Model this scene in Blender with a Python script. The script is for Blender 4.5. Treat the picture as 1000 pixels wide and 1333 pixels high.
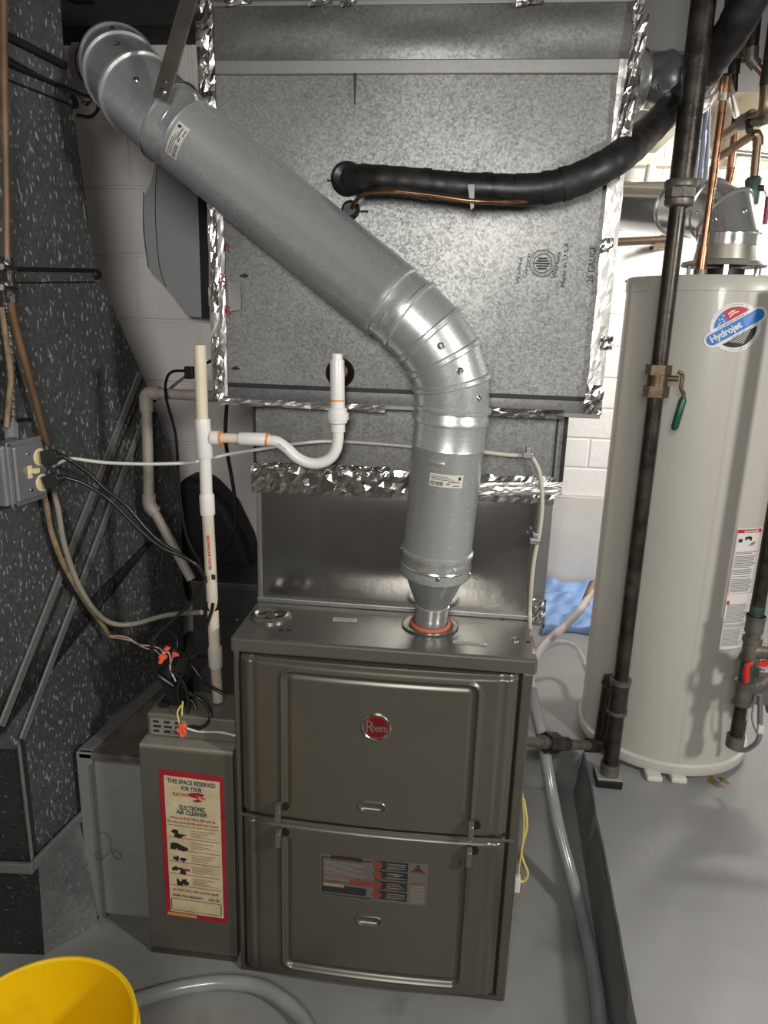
import bpy, bmesh, math, random
import numpy as np
from mathutils import Vector, Matrix
random.seed(7)
for o in list(bpy.data.objects): bpy.data.objects.remove(o)
scene = bpy.context.scene
COL = scene.collection
# ------------------------------------------------------------------ camera
CAM = Vector((0.45702695, -1.39786943, 1.52039555))
YAW, PITCH, ROLL, FPX = -0.10422887, 0.25760775, 0.03049936, 963.0
cy, sy, cp, sp = math.cos(YAW), math.sin(YAW), math.cos(PITCH), math.sin(PITCH)
FW = Vector((sy*cp, cy*cp, -sp)); R0 = Vector((cy, -sy, 0)); U0 = R0.cross(FW)
RT = R0*math.cos(ROLL)+U0*math.sin(ROLL); UP = -R0*math.sin(ROLL)+U0*math.cos(ROLL)
cd = bpy.data.cameras.new('camera'); cam = bpy.data.objects.new('camera', cd); COL.objects.link(cam)
cd.sensor_fit = 'VERTICAL'; cd.sensor_height = 36; cd.sensor_width = 27; cd.lens = FPX/1333*36
cam.matrix_world = Matrix((( RT.x, UP.x, -FW.x, CAM.x), (RT.y, UP.y, -FW.y, CAM.y), (RT.z, UP.z, -FW.z, CAM.z), (0, 0, 0, 1)))
cd.clip_start = .02
scene.camera = cam
# ------------------------------------------------------------------ world + lights + exposure
w = bpy.data.worlds.new('world'); scene.world = w; w.use_nodes = True
w.node_tree.nodes['Background'].inputs[0].default_value = (.9, .95, 1, 1)
w.node_tree.nodes['Background'].inputs[1].default_value = .02
def light(name, loc, target, size, power, color=(1, 1, 1), shape='DISK'):
    l = bpy.data.lights.new(name, 'AREA'); l.shape = shape; l.size = size; l.energy = power; l.color = color
    o = bpy.data.objects.new(name, l); COL.objects.link(o); o.location = loc
    o.rotation_euler = (Vector(target)-Vector(loc)).to_track_quat('-Z', 'Y').to_euler(); return o
light('key_lamp', (2.3, -1.3, 2.0), (.5, .2, .9), .26, 50, (1, .97, .92))
light('front_fill', (.40, -2.05, 1.85), (-.1, .6, 1.3), .5, 34, (1, .98, .95))  # added fill behind the camera, brightens the left block wall
light('back_room_lamp', (1.95, 1.45, 2.1), (1.35, 2.4, 1.1), .3, 37, (1, .97, .93))
scene.view_settings.view_transform = 'Standard'; scene.view_settings.look = 'None'
scene.view_settings.gamma = 1; scene.view_settings.use_curve_mapping = False
scene.view_settings.exposure = -0.35

# ------------------------------------------------------------------ helpers
def at(px, py, **k):
    d = FW + RT*((px-500)/FPX) - UP*((py-666.5)/FPX)
    (a, v), = k.items(); i = 'XYZ'.index(a)
    return CAM + d*((v-CAM[i])/d[i])
def path(pts, **k):            # pts of (px,py[,depth])
    (a, v), = k.items()
    return [at(p[0], p[1], **{a: (p[2] if len(p) > 2 else v)}) for p in pts]
WL = {}
def tag(o, label=None, cat=None, group=None, kind=None):
    if label: o['label'] = label
    if cat: o['category'] = cat
    if group: o['group'] = group
    if kind: o['kind'] = kind
    return o
def thing(name, label, cat, loc=(0, 0, 0), group=None):
    o = bpy.data.objects.new(name, None); COL.objects.link(o); o.location = loc; o.empty_display_size = .05
    WL[o.name] = Vector(loc); return tag(o, label, cat, group)
class MB:
    def __init__(s): s.v = []; s.f = []
    def add(s, vs, fs):
        n = len(s.v); s.v += [Vector(x) for x in vs]; s.f += [[i+n for i in f] for f in fs]; return s
    def box(s, x0, x1, y0, y1, z0, z1, M=None):
        vs = [Vector((x, y, z)) for z in (z0, z1) for y in (y0, y1) for x in (x0, x1)]
        if M is not None: vs = [M @ v for v in vs]
        return s.add(vs, [(0, 2, 3, 1), (4, 5, 7, 6), (0, 1, 5, 4), (2, 6, 7, 3), (0, 4, 6, 2), (1, 3, 7, 5)])
    def prism(s, pts, d):      # polygon pts (3D) extruded by vector d
        n = len(pts); pts = [Vector(p) for p in pts]; d = Vector(d)
        return s.add(pts+[p+d for p in pts], [tuple(range(n-1, -1, -1)), tuple(range(n, 2*n))]+[(i, (i+1) % n, n+(i+1) % n, n+i) for i in range(n)])
    def tube(s, P, r, seg=12, caps=True, rfun=None):
        P = [Vector(p) for p in P]; n = len(P)
        T = [(P[min(i+1, n-1)]-P[max(i-1, 0)]).normalized() for i in range(n)]
        a = T[0].orthogonal().normalized(); base = len(s.v); vs = []
        for i in range(n):
            a = (a-T[i]*a.dot(T[i])).normalized(); b = T[i].cross(a)
            rr = r[i] if isinstance(r, (list, tuple)) else r
            for j in range(seg):
                t = 2*math.pi*j/seg; vs.append(P[i]+(a*math.cos(t)+b*math.sin(t))*rr)
        fs = [(i*seg+j, i*seg+(j+1) % seg, (i+1)*seg+(j+1) % seg, (i+1)*seg+j) for i in range(n-1) for j in range(seg)]
        if caps: fs += [tuple(range(seg-1, -1, -1)), tuple(range((n-1)*seg, n*seg))]
        return s.add(vs, fs)
    def lathe(s, prof, M=None, seg=32, arc=None):   # prof [(r,z)]
        M = M or Matrix(); n = len(prof); vs = []
        for r, z in prof:
            for j in range(seg):
                t = 2*math.pi*j/seg; vs.append(M @ Vector((r*math.cos(t), r*math.sin(t), z)))
        fs = [(i*seg+j, i*seg+(j+1) % seg, (i+1)*seg+(j+1) % seg, (i+1)*seg+j) for i in range(n-1) for j in range(seg)]
        if prof[0][0] > 1e-6 and arc is None: pass
        return s.add(vs, fs)
    def grid(s, fn, nu, nv, closeu=False):
        vs = [fn(i/nu, j/nv) for j in range(nv+1) for i in range(nu+1)]
        fs = [(j*(nu+1)+i, j*(nu+1)+i+1, (j+1)*(nu+1)+i+1, (j+1)*(nu+1)+i) for j in range(nv) for i in range(nu)]
        return s.add(vs, fs)
    def text(s, txt, size, org, ux, uy, thick=.0003, bold=0, width=None, align='LEFT', res=2):
        c = bpy.data.curves.new('t', 'FONT'); c.body = txt; c.size = size; c.resolution_u = res; c.extrude = 0; c.offset = bold
        c.align_x = align
        o = bpy.data.objects.new('t', c); COL.objects.link(o)
        me = bpy.data.meshes.new_from_object(o.evaluated_get(bpy.context.evaluated_depsgraph_get()))
        bpy.data.objects.remove(o)
        ux = Vector(ux).normalized(); uy = Vector(uy).normalized(); nz = ux.cross(uy)
        k = 1.
        if width and len(me.vertices):
            xs = [v.co.x for v in me.vertices]; k = width/(max(xs)-min(xs))
        s.add([Vector(org)+ux*v.co.x*k+uy*v.co.y+nz*thick for v in me.vertices], [tuple(p.vertices) for p in me.polygons])
        bpy.data.meshes.remove(me); return s
    def build(s, name, mat, parent=None, smooth=40, bevel=0, seg=2, weld=False, norm=True):
        me = bpy.data.meshes.new(name); loc = Vector((0, 0, 0))
        vs = s.v
        if parent is None:
            lo = [min(v[i] for v in vs) for i in range(3)]; hi = [max(v[i] for v in vs) for i in range(3)]
            loc = Vector(((lo[0]+hi[0])/2, (lo[1]+hi[1])/2, lo[2]))
        me.from_pydata([tuple(v-loc) for v in vs], [], s.f)
        if norm or weld:
            bm = bmesh.new(); bm.from_mesh(me)
            if weld: bmesh.ops.remove_doubles(bm, verts=bm.verts, dist=1e-5)
            if norm: bmesh.ops.recalc_face_normals(bm, faces=bm.faces)
            bm.to_mesh(me); bm.free()
        me.materials.append(mat)
        if smooth:
            me.polygons.foreach_set('use_smooth', [True]*len(me.polygons))
            me.set_sharp_from_angle(angle=math.radians(smooth))
        o = bpy.data.objects.new(name, me); COL.objects.link(o)
        if parent is None: o.location = loc; WL[o.name] = loc
        else: setpar(o, parent)
        if bevel:
            m = o.modifiers.new('bevel', 'BEVEL'); m.width = bevel; m.segments = seg; m.limit_method = 'ANGLE'; m.angle_limit = math.radians(35)
        return o
def setpar(o, p):
    o.parent = p; o.matrix_parent_inverse = Matrix.Translation(-WL.get(p.name, Vector((0, 0, 0))))
def smoothpath(P, n=8):        # Catmull-Rom
    P = [Vector(p) for p in P]; out = []
    Q = [P[0]*2-P[1]]+P+[P[-1]*2-P[-2]]
    for i in range(1, len(Q)-2):
        for k in range(n):
            t = k/n; a, b, c, d = Q[i-1:i+3]
            out.append(.5*((2*b)+(c-a)*t+(2*a-5*b+4*c-d)*t*t+(3*b-a-3*c+d)*t**3))
    out.append(P[-1]); return out
def axisM(p, d, x=None):       # matrix with local z along d at p
    d = Vector(d).normalized(); x = Vector(x) if x is not None else d.orthogonal()
    x = (x-d*x.dot(d)).normalized(); y = d.cross(x)
    return Matrix(((x.x, y.x, d.x, p[0]), (x.y, y.y, d.y, p[1]), (x.z, y.z, d.z, p[2]), (0, 0, 0, 1)))
def round_poly(P, r, n=6):     # fillet an open polyline with arcs (bezier)
    P = [Vector(p) for p in P]; out = [P[0]]
    for i in range(1, len(P)-1):
        a = (P[i-1]-P[i]); b = (P[i+1]-P[i]); rr = min(r, a.length*.49, b.length*.49)
        p0 = P[i]+a.normalized()*rr; p1 = P[i]+b.normalized()*rr
        for k in range(n+1):
            t = k/n; out.append(p0*(1-t)**2+P[i]*2*t*(1-t)+p1*t*t)
    out.append(P[-1]); return out
def lerp(a, b, t): return a+(b-a)*t

# ------------------------------------------------------------------ materials
MC = {}
def mat(name, col, rough=.5, metal=0., var=0., vscale=8., bump=0., bscale=60., dirt=None, dscale=3., dlo=.5, dhi=.7, spec=.5, trans=0, alpha=1, coat=0, stretch=None, rvar=0.):
    if name in MC: return MC[name]
    m = bpy.data.materials.new(name); m.use_nodes = True; nt = m.node_tree; N = nt.nodes; L = nt.links
    b = N['Principled BSDF']; b.inputs['Base Color'].default_value = (*col, 1); b.inputs['Roughness'].default_value = rough
    b.inputs['Metallic'].default_value = metal; b.inputs['Specular IOR Level'].default_value = spec
    b.inputs['Transmission Weight'].default_value = trans; b.inputs['Alpha'].default_value = alpha; b.inputs['Coat Weight'].default_value = coat
    tc = N.new('ShaderNodeTexCoord'); src = tc.outputs['Object']
    if stretch:
        mp = N.new('ShaderNodeMapping'); mp.inputs['Scale'].default_value = stretch; L.new(src, mp.inputs[0]); src = mp.outputs[0]
    cur = None
    if var:
        n = N.new('ShaderNodeTexNoise'); n.inputs['Scale'].default_value = vscale; n.inputs['Detail'].default_value = 6; L.new(src, n.inputs[0])
        r = N.new('ShaderNodeValToRGB'); r.color_ramp.elements[0].position = .3; r.color_ramp.elements[1].position = .7
        r.color_ramp.elements[0].color = (*[max(0, c*(1-var)) for c in col], 1); r.color_ramp.elements[1].color = (*[min(1, c*(1+var)) for c in col], 1)
        L.new(n.outputs[0], r.inputs[0]); cur = r.outputs[0]
        if rvar:
            mr = N.new('ShaderNodeMapRange'); mr.inputs[1].default_value = .3; mr.inputs[2].default_value = .7
            mr.inputs[3].default_value = rough-rvar; mr.inputs[4].default_value = rough+rvar; L.new(n.outputs[0], mr.inputs[0]); L.new(mr.outputs[0], b.inputs['Roughness'])
    if dirt:
        n = N.new('ShaderNodeTexNoise'); n.inputs['Scale'].default_value = dscale; n.inputs['Detail'].default_value = 9; n.inputs['Roughness'].default_value = .65; L.new(src, n.inputs[0])
        r = N.new('ShaderNodeMapRange'); r.inputs[1].default_value = dlo; r.inputs[2].default_value = dhi; L.new(n.outputs[0], r.inputs[0])
        mx = N.new('ShaderNodeMix'); mx.data_type = 'RGBA'; L.new(r.outputs[0], mx.inputs[0])
        if cur: L.new(cur, mx.inputs[6])
        else: mx.inputs[6].default_value = (*col, 1)
        mx.inputs[7].default_value = (*dirt, 1); cur = mx.outputs[2]
    if cur: L.new(cur, b.inputs['Base Color'])
    if bump:
        n = N.new('ShaderNodeTexNoise'); n.inputs['Scale'].default_value = bscale; n.inputs['Detail'].default_value = 5; L.new(src, n.inputs[0])
        bp = N.new('ShaderNodeBump'); bp.inputs['Strength'].default_value = bump; bp.inputs['Distance'].default_value = .004; L.new(n.outputs[0], bp.inputs['Height']); L.new(bp.outputs[0], b.inputs['Normal'])
    MC[name] = m; return m
def galv(name, dark, bright, rough=.42, metal=.7, scale=160, contrast=1., fleck=None, fscale=(1, 1, 1), blotch=.25, bump=.05, fpos=.62):
    if name in MC: return MC[name]
    m = bpy.data.materials.new(name); m.use_nodes = True; nt = m.node_tree; N = nt.nodes; L = nt.links
    b = N['Principled BSDF']; b.inputs['Metallic'].default_value = metal
    tc = N.new('ShaderNodeTexCoord')
    vo = N.new('ShaderNodeTexVoronoi'); vo.inputs['Scale'].default_value = scale; L.new(tc.outputs['Object'], vo.inputs['Vector'])
    sep = N.new('ShaderNodeSeparateColor'); L.new(vo.outputs['Color'], sep.inputs[0])
    no = N.new('ShaderNodeTexNoise'); no.inputs['Scale'].default_value = 5; no.inputs['Detail'].default_value = 8; no.inputs['Roughness'].default_value = .7; L.new(tc.outputs['Object'], no.inputs[0])
    n2 = N.new('ShaderNodeTexNoise'); n2.inputs['Scale'].default_value = scale*.8; n2.inputs['Detail'].default_value = 3; L.new(tc.outputs['Object'], n2.inputs[0])
    a = N.new('ShaderNodeMath'); a.operation = 'MULTIPLY_ADD'; L.new(sep.outputs[0], a.inputs[0]); a.inputs[1].default_value = .6*contrast; a.inputs[2].default_value = .5-.3*contrast
    a2 = N.new('ShaderNodeMath'); a2.operation = 'MULTIPLY_ADD'; L.new(n2.outputs[0], a2.inputs[0]); a2.inputs[1].default_value = .9*contrast; L.new(a.outputs[0], a2.inputs[2])
    a3 = N.new('ShaderNodeMath'); a3.operation = 'SUBTRACT'; L.new(a2.outputs[0], a3.inputs[0]); a3.inputs[1].default_value = .45*contrast
    a4 = N.new('ShaderNodeMath'); a4.operation = 'MULTIPLY_ADD'; L.new(no.outputs[0], a4.inputs[0]); a4.inputs[1].default_value = blotch*2; L.new(a3.outputs[0], a4.inputs[2])
    a5 = N.new('ShaderNodeMath'); a5.operation = 'SUBTRACT'; a5.use_clamp = True; L.new(a4.outputs[0], a5.inputs[0]); a5.inputs[1].default_value = blotch
    mx = N.new('ShaderNodeMix'); mx.data_type = 'RGBA'; L.new(a5.outputs[0], mx.inputs[0]); mx.inputs[6].default_value = (*dark, 1); mx.inputs[7].default_value = (*bright, 1)
    out = mx.outputs[2]
    if fleck:
        mp = N.new('ShaderNodeMapping'); mp.inputs['Scale'].default_value = fscale; L.new(tc.outputs['Object'], mp.inputs[0])
        n3 = N.new('ShaderNodeTexNoise'); n3.inputs['Scale'].default_value = 125; n3.inputs['Detail'].default_value = 1; L.new(mp.outputs[0], n3.inputs[0])
        r = N.new('ShaderNodeMapRange'); r.inputs[1].default_value = fpos; r.inputs[2].default_value = fpos+.06; L.new(n3.outputs[0], r.inputs[0])
        m2 = N.new('ShaderNodeMix'); m2.data_type = 'RGBA'; L.new(r.outputs[0], m2.inputs[0]); L.new(out, m2.inputs[6]); m2.inputs[7].default_value = (*fleck, 1); out = m2.outputs[2]
    L.new(out, b.inputs['Base Color'])
    mr = N.new('ShaderNodeMapRange'); L.new(a4.outputs[0], mr.inputs[0]); mr.inputs[3].default_value = rough+.12; mr.inputs[4].default_value = rough-.08; L.new(mr.outputs[0], b.inputs['Roughness'])
    bp = N.new('ShaderNodeBump'); bp.inputs['Strength'].default_value = bump; bp.inputs['Distance'].default_value = .01; L.new(no.outputs[0], bp.inputs['Height']); L.new(bp.outputs[0], b.inputs['Normal'])
    MC[name] = m; return m
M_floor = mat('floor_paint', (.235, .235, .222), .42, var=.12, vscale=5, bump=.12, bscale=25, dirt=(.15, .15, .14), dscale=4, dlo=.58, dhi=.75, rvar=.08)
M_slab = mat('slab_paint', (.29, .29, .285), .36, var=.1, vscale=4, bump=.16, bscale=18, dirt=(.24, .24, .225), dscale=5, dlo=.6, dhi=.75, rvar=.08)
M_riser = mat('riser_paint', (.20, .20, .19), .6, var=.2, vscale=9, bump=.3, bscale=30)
M_block = mat('white_block', (.80, .755, .72), .7, var=.06, vscale=5, bump=.35, bscale=22)
M_blockb = mat('bright_block', (.82, .80, .77), .7, var=.04, vscale=5, bump=.6, bscale=40)
M_mortar = mat('painted_mortar', (.74, .70, .665), .75, bump=.3, bscale=60)
M_parge = mat('parging', (.66, .63, .58), .7, var=.06, vscale=5, bump=.4, bscale=22)
M_dark = mat('dark_wood', (.02, .02, .02), .8)
M_soffit = mat('grey_soffit', (.15, .15, .145), .5, var=.05)
M_joist = mat('cream_joist', (.72, .66, .55), .6, var=.05, vscale=5)
M_wall = mat('room_wall', (.42, .40, .38), .8)
M_galv = galv('duct_galvanised', (.11, .114, .11), (.34, .34, .325), .52, .75, 260, .75, blotch=.4)
M_galvtop = galv('duct_galvanised_shaded', (.07, .07, .067), (.22, .22, .21), .5, .75, 210, .5, blotch=.5)  # darker copy of the duct sheet, shade of the upper duct in its colour
M_flange = galv('duct_flange', (.20, .20, .19), (.33, .33, .31), .45, .75, 200, .3)
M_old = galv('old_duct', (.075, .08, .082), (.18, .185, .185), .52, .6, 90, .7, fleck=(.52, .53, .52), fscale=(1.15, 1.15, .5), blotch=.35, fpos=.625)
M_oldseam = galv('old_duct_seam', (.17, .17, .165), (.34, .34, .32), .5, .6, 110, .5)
M_oldfront = galv('old_duct_front_shaded', (.025, .026, .026), (.06, .062, .062), .6, .5, 110, .6, fleck=(.2, .2, .2), blotch=.3, fpos=.68)  # old duct sheet darkened, shade of the front faces in its colour
M_oldlow = galv('old_duct_lit', (.20, .205, .205), (.42, .42, .41), .42, .7, 60, .5, fleck=(.6, .6, .6), fscale=(1.5, 1.5, .55), blotch=.5, fpos=.67)  # old duct sheet lightened, light on the base side in its colour
M_pipe = galv('vent_galvanised', (.50, .52, .51), (.74, .76, .75), .34, .72, 240, .85, blotch=.16, bump=.02)
M_pipe2 = galv('vent_galvanised_shiny', (.56, .57, .56), (.8, .81, .8), .22, .8, 100, .5, blotch=.2, bump=.03)
M_shiny = galv('plenum_sheet', (.36, .35, .33), (.50, .49, .47), .19, .95, 300, .1, blotch=.12, bump=.12)
M_return = galv('return_box_sheet', (.28, .29, .28), (.46, .46, .44), .5, .55, 120, .35, blotch=.4)
M_returntop = mat('return_box_top', (.13, .11, .09), .7, .3, var=.4, vscale=10, dirt=(.03, .028, .025), dscale=9)
M_foil = mat('foil_tape', (.66, .64, .61), .2, 1., bump=.35, bscale=60)
M_foild = mat('foil_tape_smooth', (.62, .60, .57), .38, .9, bump=.3, bscale=40, var=.1)
M_furn = mat('furnace_paint', (.140, .130, .107), .33, .55, var=.04, vscale=4, bump=.02, bscale=900)
M_furnt = mat('furnace_top', (.25, .24, .215), .28, .75, var=.05, vscale=4)
M_furnd = mat('furnace_edge', (.10, .095, .082), .4, .5)
M_black = mat('black', (.008, .008, .008), .5)
M_cord = mat('black_cord', (.012, .012, .012), .3)
M_rubber = mat('black_insulation', (.010, .010, .0095), .5, var=.5, vscale=14, bump=.3, bscale=30, rvar=.15)
M_iron = mat('black_iron', (.055, .046, .038), .38, .6, var=.45, vscale=22, bump=.15, bscale=90, dirt=(.16, .14, .11), dscale=14, dlo=.62, dhi=.75, rvar=.12)
M_irong = mat('grey_fitting', (.17, .155, .13), .45, .5, var=.3, vscale=25, bump=.25, bscale=80)
M_brass = mat('aged_brass', (.14, .10, .06), .4, .7, var=.35, vscale=30, bump=.2)
M_copper = mat('copper', (.36, .19, .105), .3, .9, var=.4, vscale=14, dirt=(.22, .10, .05), dscale=20, rvar=.1)
M_copperd = mat('dull_copper', (.30, .20, .14), .4, .8, var=.4, vscale=14, dirt=(.5, .45, .4), dscale=15, dlo=.6)
M_verd = mat('green_valve', (.06, .10, .08), .55, .4, var=.4, vscale=40, bump=.3)
M_heater = mat('heater_enamel', (.54, .52, .46), .33, var=.03, vscale=2, coat=.2, dirt=(.42, .40, .36), dscale=4, dlo=.68, dhi=.8)
M_heaterb = mat('heater_base', (.62, .60, .54), .4, var=.05)
M_white = mat('white_print', (.78, .76, .72), .5)
M_pad = mat('pad_white', (.68, .66, .60), .6, var=.1, vscale=20)
M_red = mat('red_print', (.55, .03, .04), .5)
M_redpl = mat('red_plastic', (.68, .035, .02), .35)
M_blue = mat('blue_print', (.02, .20, .62), .45)
M_ltblue = mat('light_blue_print', (.25, .42, .75), .5)
M_ink = mat('ink', (.02, .02, .02), .6)
M_grey = mat('grey_ink', (.10, .10, .09), .6)
M_navy = mat('navy_ink', (.03, .04, .07), .6)
M_cream = mat('aged_paper', (.60, .50, .31), .6, var=.14, vscale=30, dirt=(.42, .34, .2), dscale=8, dlo=.6)
M_crimson = mat('crimson', (.34, .015, .03), .5, var=.1, vscale=20)
M_sticker = mat('sticker', (.60, .58, .52), .45)
M_pvc = mat('white_pvc', (.76, .74, .70), .32)
M_pvcy = mat('cream_pvc', (.70, .62, .47), .35, var=.06, vscale=10)
M_pvcd = mat('dirty_pvc', (.62, .56, .44), .4, var=.1, vscale=12, dirt=(.25, .18, .1), dscale=14, dlo=.66, dhi=.8)
M_pvcg = mat('grey_pvc', (.33, .29, .25), .45, var=.18, vscale=12)
M_cement = mat('orange_primer', (.75, .30, .07), .4)
M_rtv = mat('red_silicone', (.50, .12, .05), .4, bump=.5, bscale=100)
M_tan = mat('tan_tube', (.15, .09, .048), .45, .3, var=.3, vscale=15)
M_cloth = mat('cloth_cable', (.22, .15, .09), .7, var=.5, vscale=60, stretch=(1, 1, .5))
M_bx = mat('armored_cable', (.13, .14, .12), .4, .6)
M_steel = mat('galv_box', (.36, .37, .38), .38, .7, var=.08, vscale=12)
M_chrome = mat('bright_steel', (.7, .69, .66), .22, 1.)
M_ivory = mat('ivory_plastic', (.72, .60, .36), .4)
M_wirew = mat('white_cable', (.62, .59, .54), .4)
M_wireg = mat('grey_cable', (.27, .25, .20), .45, var=.1)
M_beige = mat('beige_cable', (.52, .48, .40), .4)
M_yellow = mat('yellow_wire', (.75, .62, .2), .4)
M_pinkw = mat('pink_wire', (.5, .25, .2), .4)
M_nut = mat('orange_nut', (.85, .13, .05), .35)
M_greenh = mat('green_grip', (.01, .08, .04), .35)
M_maroon = mat('maroon_grip', (.22, .01, .05), .35)
M_bucket = mat('yellow_bucket', (.86, .55, .005), .35, var=.05, vscale=4, dirt=(.66, .38, .01), dscale=5, dlo=.55, dhi=.8)
M_tarp = mat('blue_tarp', (.27, .43, .76), .4, var=.1, vscale=10, bump=.8, bscale=14)
M_access = mat('grey_access', (.40, .42, .42), .5, .1)
M_sheet = mat('plastic_sheeting', (.62, .65, .74), .35, var=.12, vscale=6)
M_panel = mat('cleaner_panel', (.165, .16, .13), .4, .5, var=.08, vscale=8, dirt=(.2, .19, .155), dscale=12, dlo=.6)
M_powbox = mat('power_box', (.19, .175, .145), .45, .4, var=.12, vscale=14)
M_plate = mat('rating_plate', (.35, .33, .28), .4, .4)
M_hose = mat('clear_hose', (.42, .43, .43), .18, trans=.45, var=.12, vscale=12)
M_hosew = mat('milky_tube', (.80, .72, .74), .25, trans=.3)
M_rust = mat('rust_stain', (.26, .17, .06), .5, var=.3, vscale=20)
_n = M_rust.node_tree; _tc = _n.nodes.new('ShaderNodeTexCoord'); _g = _n.nodes.new('ShaderNodeTexNoise'); _g.inputs['Scale'].default_value = 34; _n.links.new(_tc.outputs['Object'], _g.inputs[0])
_m = _n.nodes.new('ShaderNodeMapRange'); _m.inputs[1].default_value = .4; _m.inputs[2].default_value = .65; _m.inputs[4].default_value = .8; _n.links.new(_g.outputs[0], _m.inputs[0]); _n.links.new(_m.outputs[0], _n.nodes['Principled BSDF'].inputs['Alpha'])

# ================================================================== SETTING
def edgeX(y): return .882+.041*y
SH = .15
# lower floor
mb = MB(); mb.box(-1.9, .98, -3.2, .86, -.05, 0); tag(mb.build('floor', M_floor, None, smooth=0), kind='structure')
# raised slab in an L around the furnace pit
mb = MB()
random.seed(3)
ed = []
n = 60
for i in range(n+1):
    y = lerp(-3.2, .84, i/n); j = random.uniform(-.003, .003)
    ed.append((edgeX(y)+j, y))
top = [Vector((x, y, SH)) for x, y in ed]; mid = [Vector((x-.004, y, SH-.008)) for x, y in ed]; low = [Vector((x-.024, y, -.02)) for x, y in ed]
m_ = len(top); mb.add(top+mid+low+[Vector((3.3, y, SH)) for x, y in ed], [(i, i+1, m_+i+1, m_+i) for i in range(m_-1)]+[(m_+i, m_+i+1, 2*m_+i+1, 2*m_+i) for i in range(m_-1)]+[(i, 3*m_+i, 3*m_+i+1, i+1) for i in range(m_-1)])
mb.add([(-1.9, .84, SH), (3.3, .84, SH), (3.3, 2.5, SH), (-1.9, 2.5, SH), (-1.9, .83, -.02), (.92, .83, -.02), (edgeX(.84), .84, SH)], [(0, 1, 2, 3), (0, 4, 5, 6)])
slab = mb.build('raised_floor', M_slab, None, smooth=0); tag(slab, kind='structure')
# riser skin in a darker tone
mb = MB(); 
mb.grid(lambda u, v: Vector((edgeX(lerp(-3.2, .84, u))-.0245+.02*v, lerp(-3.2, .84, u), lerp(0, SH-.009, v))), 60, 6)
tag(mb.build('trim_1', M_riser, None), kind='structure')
mb = MB(); mb.box(.3, .9, .825, .835, 0, SH-.004); tag(mb.build('trim_2', M_riser, None, smooth=0, bevel=.003), kind='structure')

def block_wall(name, mbwall, M, z0, z1, x0, x1, y, ch, cw, hj, jt=.009, off=0., depth=.012):
    wall = mbwall.build(name, M_mortar if M is M_block else mat('bright_mortar', (.74, .72, .69), .75), None, smooth=0); tag(wall, kind='structure')
    me = None; k = 0; z = z0; first = None
    while z < z1-.01:
        xs = x0+((k % 2)*cw/2)-cw+off
        while xs < x1:
            a, b = max(xs, x0), min(xs+cw, x1)
            if b-a > .03:
                full = abs(b-a-cw) < 1e-6
                if full and me is not None:
                    o = bpy.data.objects.new('block', me); COL.objects.link(o); setpar(o, wall)
                    o.location = (xs, 0, z)
                else:
                    zz = z if not full else 0; aa, bb = (a, b) if not full else (0, cw)
                    m2 = MB(); m2.box(aa+jt/2, bb-jt/2, y-depth, y+.02, zz+jt/2, zz+ch-jt/2)
                    o = m2.build('block', M, wall, smooth=0, bevel=.005)
                    if full: me = o.data; o.location = (xs, 0, z); first = o
                if full and o is not first:
                    md = o.modifiers.new('bevel', 'BEVEL'); md.width = .005; md.segments = 2; md.limit_method = 'ANGLE'
            xs += cw
        z += ch; k += 1
    return wall
# near block wall / chimney breast behind the furnace (left), its joints at z=1.686
mb = MB(); mb.box(-1.9, .55, .955, 1.6, 0, 2.5)
block_wall('wall_left_back', mb, M_block, .112, 2.45, -1.25, .5, .955, .1968, .40, 0, jt=.007, off=.05, depth=.006)
# far block wall
mb = MB(); mb.box(.5, 3.3, 2.41, 2.5, 0, 2.6)
wb = block_wall('wall_back', mb, M_blockb, .654, 2.55, .56, 2.9, 2.41, .1515, .40, 0, jt=.008, off=.335-.40, depth=.005)
mb = MB(); mb.grid(lambda u, v: Vector((lerp(.5, 3.2, u), 2.375-.01*math.sin(u*30)*.3+.012*(1-v), lerp(SH, .655, v))), 40, 10)
mb.grid(lambda u, v: Vector((lerp(.5, 3.2, u), lerp(2.375, 2.42, v), .655)), 20, 1)
mb.build('parging', M_parge, wb)
mb = MB(); mb.box(-1.95, -1.9, -3.2, 1.0, 0, 2.6); tag(mb.build('wall_left', M_wall, None, smooth=0), kind='structure')
mb = MB(); mb.box(3.3, 3.35, -3.2, 2.5, 0, 2.6); tag(mb.build('wall_right', M_wall, None, smooth=0), kind='structure')
mb = MB(); mb.box(-1.9, 3.3, -3.25, -3.2, 0, 2.6); tag(mb.build('wall_front', M_wall, None, smooth=0), kind='structure')
# ceiling
mb = MB(); mb.box(-1.95, 3.35, -3.25, 2.5, 2.46, 2.5); ceil = mb.build('ceiling', mat('dark_ceiling', (.07, .065, .06), .8), None, smooth=0); tag(ceil, kind='structure')
mb = MB(); mb.box(.5, 3.3, 1.28, 2.45, 2.45, 2.46); mb.build('subfloor', M_joist, ceil, smooth=0)
for i in range(9):
    mb = MB(); x = .55+i*.33; mb.box(x, x+.045, 1.35, 2.40, 2.28, 2.46); mb.build('joist', M_joist, ceil, smooth=0, bevel=.003)
for i in range(4):
    mb = MB(); x = -1.5+i*.42; mb.box(x, x+.05, -3.1, .95, 2.32, 2.46); mb.build('joist', M_dark, ceil, smooth=0)
mb = MB(); mb.box(.76, 3.2, 1.0, 1.28, 2.232, 2.46); tag(mb.build('trim_3', M_soffit, None, smooth=0, bevel=.004), kind='structure')
mb = MB(); mb.box(-1.3, .0, .80, .95, 2.27, 2.46); tag(mb.build('trim_4', M_dark, None, smooth=0), kind='structure')

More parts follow.
